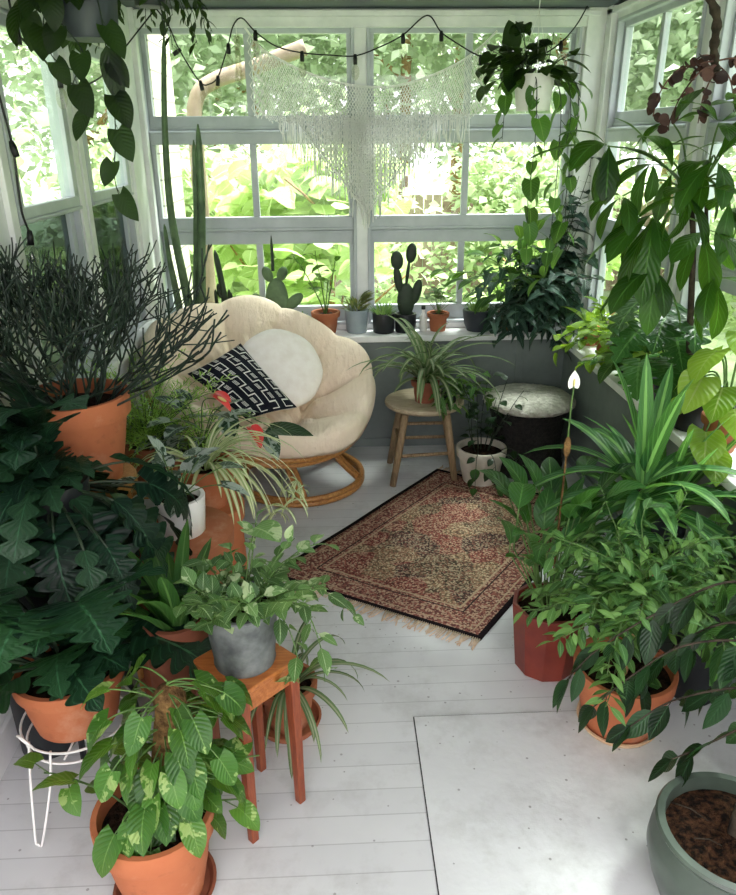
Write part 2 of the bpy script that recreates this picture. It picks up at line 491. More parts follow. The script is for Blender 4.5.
# ------------------------------------------------------------------ leaf profiles
def P_ovate(t): return (math.sin(PI * t ** .75) ** .85) if 0 < t < 1 else .02
def P_lance(t): return (math.sin(PI * t ** .9) ** 1.1) if 0 < t < 1 else .03
def P_strap(t): return min(1, .55 + t * 2.2) * max(0, 1 - t ** 4) ** .8 + .02
def P_grass(t): return (1 - t) ** .7 + .02
def P_heart(t):
    if t < .27: return math.sqrt(1 - .5 * ((.27 - t) / .27) ** 2)
    return max(.02, math.cos(PI / 2 * (t - .27) / .73) ** .85) if t < 1 else .02
def P_round(t): return math.sqrt(max(0, 1 - (2 * t - 1) ** 2)) + .02
def P_obov(t): return (math.sin(PI * t ** 1.35) ** .8) if 0 < t < 1 else .03
def P_sel(t):
    env = (math.sin(PI * min(1, .12 + .88 * t) ** .62)) ** .8 if t < 1 else 0
    lob = abs(math.sin(PI * 6 * t ** .9)) ** .8
    return max(.03, env * (.30 + .70 * lob))
def O_sel(t): return -.28 * (1 - t) ** 2 + .05
def P_stag(t):
    env = .45 + .55 * t if t < .85 else (1 - t) * 6
    return max(.03, env * (.35 + .65 * abs(math.sin(PI * 4 * t))))
def P_ivy(t):
    return max(.02, (1 - t) ** .8 * (.55 + .45 * abs(math.sin(PI * 2.4 * t + .9))))

# ------------------------------------------------------------------ curves
def spline(cp, per=6):
    cp = [V(c) for c in cp]; out = []
    for i in range(len(cp) - 1):
        p0 = cp[max(i - 1, 0)]; p1 = cp[i]; p2 = cp[i + 1]; p3 = cp[min(i + 2, len(cp) - 1)]
        for k in range(per):
            t = k / per; t2 = t * t; t3 = t2 * t
            out.append(.5 * ((2 * p1) + (p2 - p0) * t + (2 * p0 - 5 * p1 + 4 * p2 - p3) * t2 + (3 * p1 - p0 - 3 * p2 + p3) * t3))
    out.append(cp[-1]); return out
def grow(p, d, length, n, grav, rnd, wob=.1):
    p = V(p); d = V(d).normalized(); pts = [p.copy()]
    for i in range(n):
        p = p + d * (length / n)
        pts.append(p.copy())
        d = (d + V((rnd.uniform(-wob, wob), rnd.uniform(-wob, wob), -grav / n + rnd.uniform(-wob, wob) * .5))).normalized()
    return pts
def pol(az, el):
    return V((math.cos(az) * math.cos(el), math.sin(az) * math.cos(el), math.sin(el)))
def at_len(pts, spacing, start=0.):
    """yield (point, tangent) every `spacing` metres"""
    need = start
    acc = 0
    for a, b in zip(pts, pts[1:]):
        s = (b - a).length
        while acc + s >= need and s > 0:
            f = (need - acc) / s
            yield a.lerp(b, f), (b - a) / s
            need += spacing
        acc += s
def leafy(mb, st, pts, rnd, spacing, Ll, Wl, prof, start=.03, droop=.5, fold=.2, n=5, pet=.02, ang=.9, back=0., down=.0, var=.3, roll=.4, wave=0., offs=None):
    side = rnd.choice((-1, 1))
    for p, tn in at_len(pts, spacing, start):
        ref = tn.cross(V((0, 0, 1)))
        if ref.length < .2: ref = pol(rnd.uniform(0, 2 * PI), 0)
        ref.normalize()
        if abs(tn.z) > .6: ref = Quaternion(tn, rnd.uniform(-PI, PI)) @ ref
        side = -side
        d = (tn * math.cos(ang) + ref * (side * math.sin(ang)) + V((rnd.uniform(-.25, .25), rnd.uniform(-.25, .25), rnd.uniform(-.2, .3) - down))).normalized()
        k = 1 + rnd.uniform(-var, var)
        q = p
        if pet:
            q = p + d * pet * k
            if st is not None: st.tube([p, q], .0016, .0012, 4, cap=False)
        mb.leaf(q, d, Ll * k, Wl * k, prof, (0, 0, 1), droop + rnd.uniform(-.2, .3), fold, n, rnd.uniform(-roll, roll), back, wave, offs)

# ------------------------------------------------------------------ pots
def pot_profile(r, h, kind='classic', rb=None, th=.012):
    rb = rb or r * .68
    if kind == 'classic':
        rim = h * .24; rr = r - .008
        out = [(rb, 0), (rb + (rr - rb) * .5, (h - rim) * .5), (rr - .004, h - rim - .002), (r - .002, h - rim), (r, h - rim + .006), (r + .002, h - .004), (r, h)]
    elif kind == 'bowl':
        out = [(rb, 0), (rb + (r - rb) * .75, h * .35), (r, h * .7), (r + .004, h * .95), (r, h)]
    elif kind == 'belly':
        out = [(rb, 0), (rb * 1.06, .004), (r * 1.0, h * .3), (r * 1.1, h * .58), (r * 1.08, h * .76), (r * .99, h * .86), (r * .985, h * .90), (r * 1.02, h * .93), (r * 1.05, h * .97), (r * 1.02, h)]
    elif kind == 'cyl':
        out = [(rb, 0), (rb + .003, .004), (r, h - .003), (r - .001, h)]
    elif kind == 'bucket':
        out = [(rb, 0), (rb + .002, .006), (rb, .012), (rb + (r - rb) * .5, h * .5), (r - .002, h - .012), (r + .003, h - .008), (r + .004, h - .002), (r, h)]
    elif kind == 'urn':
        out = [(rb, 0), (rb, .01), (r * .8, h * .15), (r, h * .4), (r * .97, h * .62), (r * .82, h * .8), (r * .8, h * .86), (r * .94, h * .97), (r * .95, h)]
    ri = out[-1][0] - th
    zin = h * .86
    return out + [(ri, h), (ri - .001, h - .008), (ri - .004, zin - .02)], ri - .002, zin
def pot(root, c, r, h, mat, kind='classic', rb=None, th=.012, soil=None, k=40, name='pot', flat=False):
    prof, ri, zin = pot_profile(r, h, kind, rb, th)
    o = MB().lathe(prof, c, k).build(name, mat, root)
    auto(o, 40 if not flat else 5)
    s = MB(); rnd = random.Random(int(c[0] * 1e4) ^ 77)
    # soil: gently lumpy disc
    i0 = s.vert((c[0], c[1], c[2] + zin + .006)); rings = 4
    for i in range(1, rings + 1):
        for j in range(20):
            a = 2 * PI * j / 20; rr = ri * i / rings
            s.vert((c[0] + rr * math.cos(a), c[1] + rr * math.sin(a), c[2] + zin + (rnd.uniform(-.006, .008) if i < rings else -.006)))
    for j in range(20): s.face((i0, i0 + 1 + j, i0 + 1 + (j + 1) % 20))
    for i in range(rings - 1):
        for j in range(20):
            a = i0 + 1 + i * 20 + j; b = i0 + 1 + i * 20 + (j + 1) % 20
            s.face((a, a + 20, b + 20, b))
    s.build('soil', soil or M['soil'], root)
    return V((c[0], c[1], c[2] + zin))
def saucer(c, r, mat, label, h=.025):
    o = MB().lathe([(r * .82, 0), (r * .9, .004), (r, h - .002), (r, h), (r - .007, h), (r * .86, .008), (.001, .007)], c, 36).build('saucer', mat)
    auto(o, 40)
    return tag(o, label, 'saucer')
SKY, SUN, EXPO = 1.6, 8.5, 1.4
# ================================================================== SETTING
XL, XR, YB = -.97, 1.36, 4.03          # inner faces: left wall, right window plane, back window plane
CEIL = 2.20
floor = struct(MB().box((-1.15, -1.2, -.08), (1.5, 4.2, 0)).build('floor', M['floor'], smooth=False))
panel = struct(MB().box((.206, .3, .0005), (1.16, 1.737, .004)).build('trim_1', M['ply'], smooth=False), 'square sheet of painted plywood patched into the white floor')
caulk = struct(MB().box((.2032, .3, .0), (.206, 1.738, .0035)).box((.206, 1.737, .0), (.75, 1.7385, .0035)).build('trim_8', M['cordblk'], smooth=False), 'thin dark gap along the edges of the plywood patch')
ceiling = struct(MB().box((-1.15, .25, CEIL), (1.5, 4.2, CEIL + .06)).build('ceiling', M['ceil'], smooth=False))

def wall_with_holes(name, f, a0, a1, z0, z1, holes, th, mat):
    """f(a, z, depth) -> point; holes: (a0, a1, z0, z1) sorted along a"""
    mb = MB(); cur = a0
    def bx(p, q, r, s):
        if q - p > 1e-4 and s - r > 1e-4: mb.box(f(p, r, 0), f(q, s, th))
    for h in holes:
        bx(cur, h[0], z0, z1)
        bx(h[0], h[1], z0, h[2]); bx(h[0], h[1], h[3], z1)
        cur = h[1]
    bx(cur, a1, z0, z1)
    return struct(mb.build(name, mat, smooth=False))
fB = lambda a, z, d: (a, YB + d, z)
fL = lambda a, z, d: (XL - d, a, z)
fR = lambda a, z, d: (XR + d, a, z)
nwin = [0]
def window(f, a0, a1, rows, munt, glass, label, jamb=.03, stile=.022, dep=.0, jd=.08):
    nwin[0] += 1
    z0, z1 = rows[0][0], rows[-1][1]
    fr = MB()
    J = jamb
    fr.box(f(a0, z0, -.01), f(a0 + J * .5, z1, jd)); fr.box(f(a1 - J * .5, z0, -.01), f(a1, z1, jd))
    fr.box(f(a0 + J * .5, z1 - J * .5, -.01), f(a1 - J * .5, z1, jd)); fr.box(f(a0 + J * .5, z0, -.01), f(a1 - J * .5, z0 + J * .5, jd))
    w = struct(fr.build('window_%d' % nwin[0], M['sash'], smooth=False, bevel=.003), label)
    for i, (r0, r1, g0, g1) in enumerate(rows):
        d = .012 + (.03 if i % 2 == 0 else .0) + dep
        s = MB()
        A0, A1 = a0 + J * .5, a1 - J * .5
        s.box(f(A0, r0, d), f(A1, g0, d + .035)); s.box(f(A0, g1, d), f(A1, r1, d + .035))
        s.box(f(A0, g0, d), f(a0 + J * .5 + stile, g1, d + .035)); s.box(f(a1 - J * .5 - stile, g0, d), f(A1, g1, d + .035))
        # small stepped bead along the rails
        s.box(f(A0, r1 - .016, d - .008), f(A1, r1 - .004, d)); s.box(f(A0, r0 + .004, d - .008), f(A1, r0 + .016, d))
        edges = [a0 + J * .5 + stile]
        for m in munt:
            s.box(f(m - .017, g0, d + .004), f(m + .017, g1, d + .032)); edges += [m - .017, m + .017]
        edges.append(a1 - J * .5 - stile)
        so = s.build('sash', M['sash'], w, smooth=False, bevel=.003)
        for k in range(0, len(edges), 2):
            MB().box(f(edges[k] + .001, g0 + .001, d + .016), f(edges[k + 1] - .001, g1 - .001, d + .019)).build('pane', glass[i], so, smooth=False)
    return w

# back wall: grey knee wall, sill, two window units, header, posts
rows = [(.68, 1.183, .775, 1.112), (1.183, 1.672, 1.254, 1.606), (1.672, 2.14, 1.739, 2.101)]
knee = struct(MB().box((XL, 3.90, 0), (1.30, 4.15, .615)).build('wall_back', M['knee'], smooth=False))
mb = MB()
mb.box((XL - .12, YB, .65), (-.93, YB + .12, CEIL)); mb.box((.115, YB, .68), (.175, YB + .12, 2.14)); mb.box((1.225, YB, .65), (XR + .12, YB + .12, CEIL))
mb.box((-.93, YB, 2.14), (1.225, YB + .12, CEIL)); mb.box((-.93, YB, .65), (1.225, YB + .12, .68))
mb.box((-.97, YB - .035, 2.165), (1.30, YB, 2.19)); mb.box((-.97, YB - .02, 2.12), (1.30, YB, 2.165))
struct(mb.build('trim_2', M['white'], smooth=False, bevel=.003), 'white posts and header framing the back windows')
window(fB, -.93, .115, rows, [-.405], [M['glass']] * 3, 'left back window of six panes behind the papasan chair')
window(fB, .175, 1.225, rows, [.685], [M['glass']] * 3, 'right back window of six panes behind the macrame')
struct(MB().box((XL, 3.865, .615), (XR, YB + .01, .65)).build('trim_3', M['white'], smooth=False, bevel=.004), 'white window sill along the back wall')
# vertical joint battens on the knee wall
mb = MB()
for x in (-.62, .13, .40, 1.0): mb.box((x - .02, 3.893, 0), (x + .02, 3.90, .615))
mb.box((XL, 3.885, 0), (1.30, 3.90, .05))
struct(mb.build('baseboard_back', M['knee'], smooth=False, bevel=.002))

# corner trim in the left back corner
mb = MB()
mb.box((XL, 3.76, 0), (XL + .03, YB, CEIL)); mb.box((XL, YB - .05, .65), (-.915, YB, CEIL)); mb.box((XL, 3.98, .65), (-.94, YB, CEIL))
struct(mb.build('trim_4', M['white'], smooth=False, bevel=.004), 'white corner boards left of the back window')
# left wall
LW = [(1.25, 1.92), (2.36, 2.96), (3.085, 3.73)]
lz0, lzm, lz1 = .78, 1.407, 1.985
wall_with_holes('wall_left', fL, -.8, 4.15, 0, CEIL, [(a, b, lz0, lz1) for a, b in LW], .045, M['white'])
lab = ['white sash window nearest the camera on the left wall', 'middle white sash window of the left wall above the pencil cactus', 'white sash window of the left wall next to the corner']
for (a, b), lb in zip(LW, lab):
    window(fL, a, b, [(lz0, lzm + .02, lz0 + .07, lzm - .028), (lzm - .02, lz1, lzm + .03, lz1 - .05)], [], [M['dimglass'], M['glass']], lb, jamb=.03, stile=.045, dep=-.03, jd=.05)
mb = MB()
for a, b in LW:
    mb.box((XL, a - .05, lz0 - .02), (XL + .018, a, lz1 + .08)); mb.box((XL, b, lz0 - .02), (XL + .018, b + .05, lz1 + .08))
    mb.box((XL, a - .06, lz1), (XL + .02, b + .05, lz1 + .085)); mb.box((XL, a - .055, lz0 - .035), (XL + .05, b + .06, lz0))
struct(mb.build('trim_5', M['white'], smooth=False, bevel=.003), 'white casings around the windows of the left wall')
struct(MB().box((XL, -.8, 0), (XL + .015, 3.76, .11)).build('baseboard_left', M['white'], smooth=False, bevel=.003))

# right wall: knee wall with deep sill and windows
struct(MB().box((1.25, -.8, 0), (XR + .12, 3.90, .615)).build('wall_right', M['knee'], smooth=False))
struct(MB().box((1.19, -.8, .615), (XR + .01, 3.865, .65)).build('trim_6', M['white'], smooth=False, bevel=.004), 'white window sill along the right wall')
struct(MB().box((1.235, -.8, 0), (1.25, 3.885, .05)).build('baseboard_right', M['knee'], smooth=False, bevel=.002))
RW = [(.85, 1.74), (1.92, 2.84), (3.0, 3.90)]
mb = MB(); cur = -.8
for a, b in RW:
    mb.box((XR, cur, .65), (XR + .05, a, CEIL)); cur = b
    mb.box((XR, a, 2.14), (XR + .05, b, CEIL)); mb.box((XR, a, .65), (XR + .05, b, .68))
mb.box((XR, cur, .65), (XR + .05, YB, CEIL))
mb.box((XR - .03, 3.93, .65), (XR, YB, CEIL)); mb.box((1.24, YB - .03, .65), (XR, YB, CEIL))
for y in (2.90, 1.80): mb.box((XR - .018, y, .65), (XR, y + .05, CEIL))
mb.box((XR - .03, -.8, 2.165), (XR, 4.0, 2.19))
struct(mb.build('trim_7', M['white'], smooth=False, bevel=.003), 'white posts and header framing the right windows')
lab = ['right wall window nearest the camera', 'right wall window behind the money tree', 'right wall window next to the back corner']
for (a, b), lb in zip(RW, lab):
    window(fR, a, b, rows, [(a + b) / 2], [M['glass']] * 3, lb, dep=-.02, jd=.055)

# ------------------------------------------------------------------ outdoors
G = -.55
struct(MB().box((-40, -25, G - .2), (40, 60, G)).build('lawn', M['lawn'], smooth=False), 'bright lawn outside the windows')
struct(MB().box((-1.12, 4.16, G), (-.90, 4.70, 3.2)).build('exterior_wall', M['sidingb'], smooth=False), 'cream clapboard corner of the house outside')
sp = MB().tube(spline([(-.15, 4.92, 2.13), (-.45, 4.93, 2.03), (-.70, 4.9, 1.95), (-.80, 4.85, 1.85), (-.82, 4.82, 1.6), (-.82, 4.82, .6), (-.82, 4.82, G)], 8), .046, .046, 10)
ds = tag(sp.build('downspout', M['spout']), 'tan curved downspout outside the back window beside the siding', 'downspout')
# garden shrubs and trees: three crown meshes of many leaves, each plant its own copy
rg = random.Random(5)
def crown(name, n, rx, rz, Ll, Wl, mat, prof, seed, segs=2):
    r = random.Random(seed); mb = MB()
    clumps = [(pol(r.uniform(0, 6.28), r.uniform(-1.2, 1.4)) * r.uniform(.35, 1)) for _ in range(26)]
    for i in range(n):
        c = clumps[i % len(clumps)]
        p = V((c.x * rx, c.y * rx, c.z * rz)) + V((r.gauss(0, .2) * rx, r.gauss(0, .2) * rx, r.gauss(0, .18) * rz))
        d = pol(r.uniform(0, 6.28), r.uniform(-.9, .6)); k = r.uniform(.6, 1.3)
        mb.leaf(p, d, Ll * k, Wl * k, prof, pol(r.uniform(0, 6.28), r.uniform(.3, 1.5)), .6, .15, segs)
    return mb.build(name, mat)
def plant_out(proto, name, label, cat, x, y, zc, s, trunk, group):
    root = thing(name, label, cat, (x, y, G), group)
    if proto[1]: c = proto[0].copy(); COL.objects.link(c)
    else: c = proto[0]
    proto[1] = True
    c.name = 'crown'
    c.parent = root; c.location = (0, 0, zc - G); c.scale = (s, s, s); c.rotation_euler = (0, 0, rg.uniform(0, 6.28))
    t = MB()
    r0 = .05 * s + .02
    pts = [(x + rg.uniform(-.05, .05) * k, y, G + (zc - G) * k / 4) for k in range(5)]
    t.tube(pts, r0 * 1.3 * trunk, r0 * .5 * trunk, 8)
    for k in range(5):
        a = rg.uniform(0, 6.28)
        t.tube(grow(pts[2 + k % 3], pol(a, .6), .8 * s, 4, -.2, rg, .15), r0 * .4 * trunk, r0 * .1, 5)
    t.build('trunk', M['tanbark'], root)
    return root
cA = [crown('crown', 4200, 1.5, 1.3, .17, .11, L['outside'], P_ovate, 1), False]
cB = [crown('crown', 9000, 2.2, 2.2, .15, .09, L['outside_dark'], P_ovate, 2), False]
cC = [crown('crown', 520, .75, .55, .2, .17, L['outside_big'], P_heart, 3, 3), False]
gs = 'garden trees beyond the lawn'
for x, y, zc, s in [(-3.4, 10.5, 2.2, 1.2), (-1.2, 13, 3.2, 1.3), (1.2, 14, 3.6, 1.4), (3.8, 13, 3.2, 1.4), (6.4, 11, 2.8, 1.3), (-6.2, 9, 2.8, 1.3), (9, 8, 3, 1.4), (-2.5, 17, 4.5, 1.8), (3, 19, 5, 2), (7, 16, 5, 2)]:
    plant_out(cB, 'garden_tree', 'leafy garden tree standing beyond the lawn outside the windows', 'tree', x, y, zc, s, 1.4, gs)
for x, y, zc, s in [(-7, 5, 2.4, 1.3), (-6.5, 1.5, 2.2, 1.2), (-7.5, -2, 2.6, 1.4), (7, 4, 2.4, 1.3), (7.5, .5, 2.4, 1.3), (6.5, 7, 2.0, 1.2)]:
    plant_out(cB, 'garden_tree', 'leafy garden tree standing outside the side windows of the porch', 'tree', x, y, zc, s, 1.4, 'garden trees beside the porch')
for x, y, zc, s, lb in [(-1.6, 7.4, .55, .85, 'yellow-green garden bush outside behind the tall cactus'), (-.35, 7.8, .6, .8, 'yellow-green garden bush outside behind the prickly pear'), (2.2, 9.0, .5, .8, 'yellow-green garden bush outside behind the ivy'),
                        (-3.6, 4.6, .9, 1.0, 'garden bush outside the corner window of the left wall'), (-3.9, 2.4, 1.0, 1.0, 'garden bush outside the middle left window'), (4.0, 5.2, .8, 1.0, 'garden bush outside the corner window of the right wall'), (4.2, 2.6, .8, 1.0, 'garden bush outside the right window behind the money tree')]:
    plant_out(cA, 'garden_shrub', lb, 'shrub', x, y, zc, s, .8, 'yellow-green bushes around the porch')
for x, y, zc, s, lb in [(-.45, 6.0, .75, .9, 'broad-leaved plant outside below the downspout'), (-.1, 5.5, 1.0, .95, 'broad-leaved plant outside behind the terracotta seedling pot'), (1.75, 5.9, .6, .8, 'broad-leaved plant outside behind the big ivy')]:
    plant_out(cC, 'garden_shrub', lb, 'shrub', x, y, zc, s, .5, 'broad-leaved plants outside the back windows')
fn = thing('garden_fence', 'low brown wooden fence far behind the lawn', 'fence', (2, 11, G))
mb = MB()
for i in range(44): mb.box((-.4 + i * .13, 11, G + .05), (-.4 + i * .13 + .115, 11.03, G + 1.45))
mb.build('board_panel', M['fence'], fn, smooth=False)
mb = MB(); mb.box((-.5, 11.03, G + .3), (5.5, 11.09, G + .4)); mb.box((-.5, 11.03, G + 1.1), (5.5, 11.09, G + 1.2)); mb.build('rail', M['fence'], fn, smooth=False)
# slim birch-like trunks seen between the panes
for x, y in ((-1.35, 8.6), (.05, 9.5)):
    pass
# ------------------------------------------------------------------ rug
A, B, C_ = V((.513, 3.542, 0)), V((-.294, 2.555, 0)), V((.477, 2.095, 0)); D = V((1.205, 3.06, 0))
rug = thing('area_rug', 'worn red and cream oriental rug lying askew on the white floor', 'rug', (.45, 2.8, 0))
mb = MB(); nu, nv = 18, 26; rr = random.Random(3)
for j in range(nv + 1):
    for i in range(nu + 1):
        u, v = i / nu, j / nv
        p = (B * (1 - u) + C_ * u) * (1 - v) + (A * (1 - u) + D * u) * v
        z = .006 + .002 * math.sin(u * 9 + v * 4) * math.sin(v * 11)
        mb.vert((p.x, p.y, z + .001))
for j in range(nv):
    for i in range(nu):
        a = j * (nu + 1) + i
        q = [(i / nu, j / nv), ((i + 1) / nu, j / nv), ((i + 1) / nu, (j + 1) / nv), (i / nu, (j + 1) / nv)]
        mb.face((a, a + 1, a + nu + 2, a + nu + 1), [(x * .9, y * 1.28) for x, y in q])
ro = mb.build('pile', M['rug'], rug)
sd = ro.modifiers.new('thick', 'SOLIDIFY'); sd.thickness = .006; sd.offset = -1
def rug_fringe(P0, P1, out):
    mb = MB(); n = 110
    for i in range(n):
        f = (i + .5) / n
        if 0.30 < f < .36 or .66 < f < .7: k = .5
        else: k = rr.uniform(.7, 1.1)
        p = P0.lerp(P1, f); d = (out + (P1 - P0).normalized() * rr.uniform(-.35, .35)).normalized() * (.062 * k)
        z = .006
        mb.tube([p + V((0, 0, z)), p + d * .5 + V((0, 0, .004)), p + d + V((rr.uniform(-.006, .006), 0, .003))], .0032, .0024, 4)
    return mb.build('fringe', M['fringe'], rug)
dirv = (B - A).normalized()
rug_fringe(B + V((0, 0, 0)), C_, dirv)
rug_fringe(A, D, -dirv)
# ================================================================== FURNITURE
# papasan chair: rattan base, tilted bowl; the cushion is a thing of its own
RC = V((-.372, 3.40, .550)); tl = math.radians(24.4)
fd = V((.63, -.777, 0))
ax = fd * math.sin(tl) + V((0, 0, math.cos(tl))); e1 = fd * math.cos(tl) - V((0, 0, math.sin(tl))); e2 = ax.cross(e1)
Rb, Db = .535, .27
def bowl(r, th, off=0): return RC + e1 * (r * math.cos(th)) + e2 * (r * math.sin(th)) + ax * (Db * ((r / Rb) ** 2 - 1) + off)
ch = thing('papasan_chair', 'round rattan papasan chair with a tilted bowl in the back left corner', 'chair', (-.22, 3.45, 0))
mb = MB()
for off, r in ((0, .0165), (-.03, .014)):
    mb.tube([bowl(Rb + off * .15, 2 * PI * i / 64, off) for i in range(64)], r, r, 8, closed=True)
mb.build('rim', M['rattan'], ch)
for k in range(16):
    th = 2 * PI * k / 16 + .1
    MB().tube([bowl(.12 + (Rb - .13) * i / 10, th, -.012) for i in range(11)], .0075, .0075, 6).build('bowl_rib', M['rattan'], ch)
mb = MB()
for r in (.12, .30): mb.tube([bowl(r, 2 * PI * i / 40, -.02) for i in range(40)], .009, .009, 6, closed=True)
mb.build('inner_ring', M['rattan'], ch)
bc, tc = V((-.205, 3.455, .02)), V((-.27, 3.36, .285))
mb = MB()
for i in range(2): mb.tube([bc + V((.315 * math.cos(a), .315 * math.sin(a), i * .024)) for a in [2 * PI * k / 56 for k in range(56)]], .0145, .0145, 8, closed=True)
mb.build('floor_ring', M['rattan'], ch)
MB().tube([tc + V((.235 * math.cos(a), .235 * math.sin(a), 0)) for a in [2 * PI * k / 48 for k in range(48)]], .014, .014, 8, closed=True).build('support_ring', M['rattan'], ch)
for k in range(5):
    a = -.25 - 2 * PI * k / 5
    mb = MB()
    for da in (-.045, .045):
        p = bc + V((.30 * math.cos(a + da), .30 * math.sin(a + da), .03)); q = tc + V((.225 * math.cos(a + da * 1.6), .225 * math.sin(a + da * 1.6), -.008))
        mid = p.lerp(q, .5) + V((-.02 * math.cos(a), -.02 * math.sin(a), 0))
        mb.tube(spline([p, mid, q], 6), .0135, .0135, 8)
    for f in (.12, .88):
        c = (bc + V((.30 * math.cos(a), .30 * math.sin(a), .03))).lerp(tc + V((.225 * math.cos(a), .225 * math.sin(a), 0)), f)
        mb.tube([c + V((.024 * math.cos(x) * -math.sin(a), .024 * math.cos(x) * math.cos(a), .012 * math.sin(x))) for x in [2 * PI * i / 12 for i in range(12)]], .005, .005, 5, closed=True)
    mb.build('leg', M['rattan'], ch)

# tufted cushion
NL = 10; Rcu = .565
def puff(r, th):
    q = r / Rcu
    c = abs(math.sin(NL * (th + .12) / 2)) ** .42
    edge = max(0, 1 - q ** 9) ** .5
    radial = .3 + .7 * (c if q > .42 else c * (q / .42) + (1 - q / .42))
    radial += (1 - radial) * .75 * max(0, (q - .72) / .28) ** 1.2
    ring = 1 - .62 * math.exp(-((q - .42) / .05) ** 2)
    ctr = 1 - .75 * math.exp(-(q / .06) ** 2)
    tuft = 1 - .7 * math.exp(-((q - .42) / .09) ** 2) * (1 - c) ** 2
    return edge * radial * ring * ctr * tuft
mb = MB(); NR, NT_ = 40, 144
def cush(s, th):
    q = s if s <= 1 else 2 - s
    wob = 1 + .02 * math.sin(5 * th + 1)
    r = Rcu * q * (.982 + .018 * abs(math.sin(NL * (th + .12) / 2)) ** .6) * wob
    if s <= 1: off = .012 + .155 * puff(Rcu * q, th) + .012 * math.sin(th * 13 + q * 9) * q * (1 - q) + .007 * math.sin(th * 37 + 3 * math.sin(q * 7)) * math.sin(PI * min(1, q * 1.05)) ** 2 + (.055 * max(0, q - .6) / .4 * 1.4) * max(0, 1 - q ** 8)
    else: off = .005 - .028 * max(0, 1 - q ** 6) * (q > .75)
    if s > 1: off = .02 - .012 * (1 - ((q - .9) / .1) ** 2 if q > .9 else 1) * (q > .88) 
    rr_ = r / Rb
    base = Db * (min(rr_, 1.04) ** 2 - 1)
    return RC + e1 * (r * math.cos(th)) + e2 * (r * math.sin(th)) + ax * (base + off)
for i in range(NR + 1):
    s = 1 - (1 - i / NR) ** 1.6
    for j in range(NT_): mb.vert(cush(max(s, .004), 2 * PI * j / NT_))
under = [.985, .95, .88, .6, .2, .004]
for q in under:
    for j in range(NT_): mb.vert(cush(2 - q, 2 * PI * j / NT_))
rowsn = NR + 1 + len(under)
for i in range(rowsn - 1):
    for j in range(NT_):
        a = i * NT_ + j; b = i * NT_ + (j + 1) % NT_
        mb.face((a, a + NT_, b + NT_, b))
cu = thing('papasan_cushion', 'puffy cream tufted round cushion filling the rattan papasan bowl', 'cushion', tuple(RC))
mb.build('pad', M['cushion'], cu)
mb = MB()
for k in range(NL):
    th = 2 * PI * k / NL - .12
    mb.ball(cush(.42, th) + ax * .004, .012, .012, .006, 8, 5)
    mb.build('button', M['cushion'], cu); mb = MB()
mb.ball(cush(.01, 0) + ax * .004, .014, .014, .007)
mb.build('button', M['cushion'], cu)

# round white pillow
def pillow_round(c, n, r, th):
    q = V((0, 0, 1)).rotation_difference(V(n).normalized())
    mb = MB(); K = 40; Mx = 16
    for i in range(Mx + 1):
        s = -1 + 2 * i / Mx
        rad = r * (1 - abs(s) ** 2.6) ** .5 if abs(s) < 1 else .001
        for j in range(K):
            a = 2 * PI * j / K
            wr = 1 + .012 * math.sin(a * 7 + s * 3)
            mb.vert(V(c) + q @ V((rad * wr * math.cos(a), rad * wr * math.sin(a), s * th)))
    for i in range(Mx):
        for j in range(K):
            a = i * K + j; b = i * K + (j + 1) % K
            mb.face((a, b, b + K, a + K))
    return mb
tag(pillow_round((-.275, 3.40, .615), (.28, -.72, .63), .205, .075).build('round_pillow', M['pillow']), 'plain round white pillow leaning in the papasan chair behind the patterned pillow', 'pillow')
# patterned rectangular pillow
Tc, Rc_, Lc_, Bc_ = V((-.455, 3.40, .745)), V((-.19, 3.16, .505)), V((-.68, 3.22, .655)), V((-.40, 3.0, .51))
def pil(u, v, side):
    p = (Tc * (1 - u) + Rc_ * u) * (1 - v) + (Lc_ * (1 - u) + Bc_ * u) * v
    nrm = (Rc_ - Tc).cross(Lc_ - Tc).normalized()
    if nrm.y > 0: nrm = -nrm
    cen = (Tc + Rc_ + Lc_ + Bc_) / 4
    e = (4 * u * (1 - u)) ** .55 * (4 * v * (1 - v)) ** .55
    pinch = .045 * ((2 * u - 1) ** 2 * (1 - (2 * v - 1) ** 2) + (2 * v - 1) ** 2 * (1 - (2 * u - 1) ** 2))
    p = p + (cen - p) * pinch
    return p + nrm * (side * .062 * e)
mb = MB(); n = 22
for sd_ in (1, -1):
    i0 = len(mb.v)
    for j in range(n + 1):
        for i in range(n + 1): mb.vert(pil(i / n, j / n, sd_))
    for j in range(n):
        for i in range(n):
            a = i0 + j * (n + 1) + i
            mb.face((a, a + 1, a + n + 2, a + n + 1) if sd_ < 0 else (a, a + n + 1, a + n + 2, a + 1))
mb.cur = 1
def strip(pts, w):
    """white printed line that follows the pillow surface; pts in (u, v)"""
    for (u0, v0), (u1, v1) in zip(pts, pts[1:]):
        du, dv = u1 - u0, v1 - v0; l = math.hypot(du, dv)
        if l < 1e-6: continue
        nx, ny = -dv / l * w / 2, du / l * w / 2
        ex, ey = du / l * w / 2, dv / l * w / 2
        k = max(1, int(l / .04)); i0 = len(mb.v)
        for i in range(k + 1):
            t = i / k; u = u0 - ex + (du + 2 * ex) * t; v = v0 - ey + (dv + 2 * ey) * t
            for s in (1, -1):
                uu, vv = min(.985, max(.015, u + nx * s)), min(.985, max(.015, v + ny * s))
                p = pil(uu, vv, 1)
                mb.vert(p + (pil(uu, vv, 1.02) - p).normalized() * .0012 if (pil(uu, vv, 1.02) - p).length > 1e-9 else p)
        for i in range(k):
            a = i0 + 2 * i
            mb.face((a, a + 1, a + 3, a + 2))
rows_ = 4
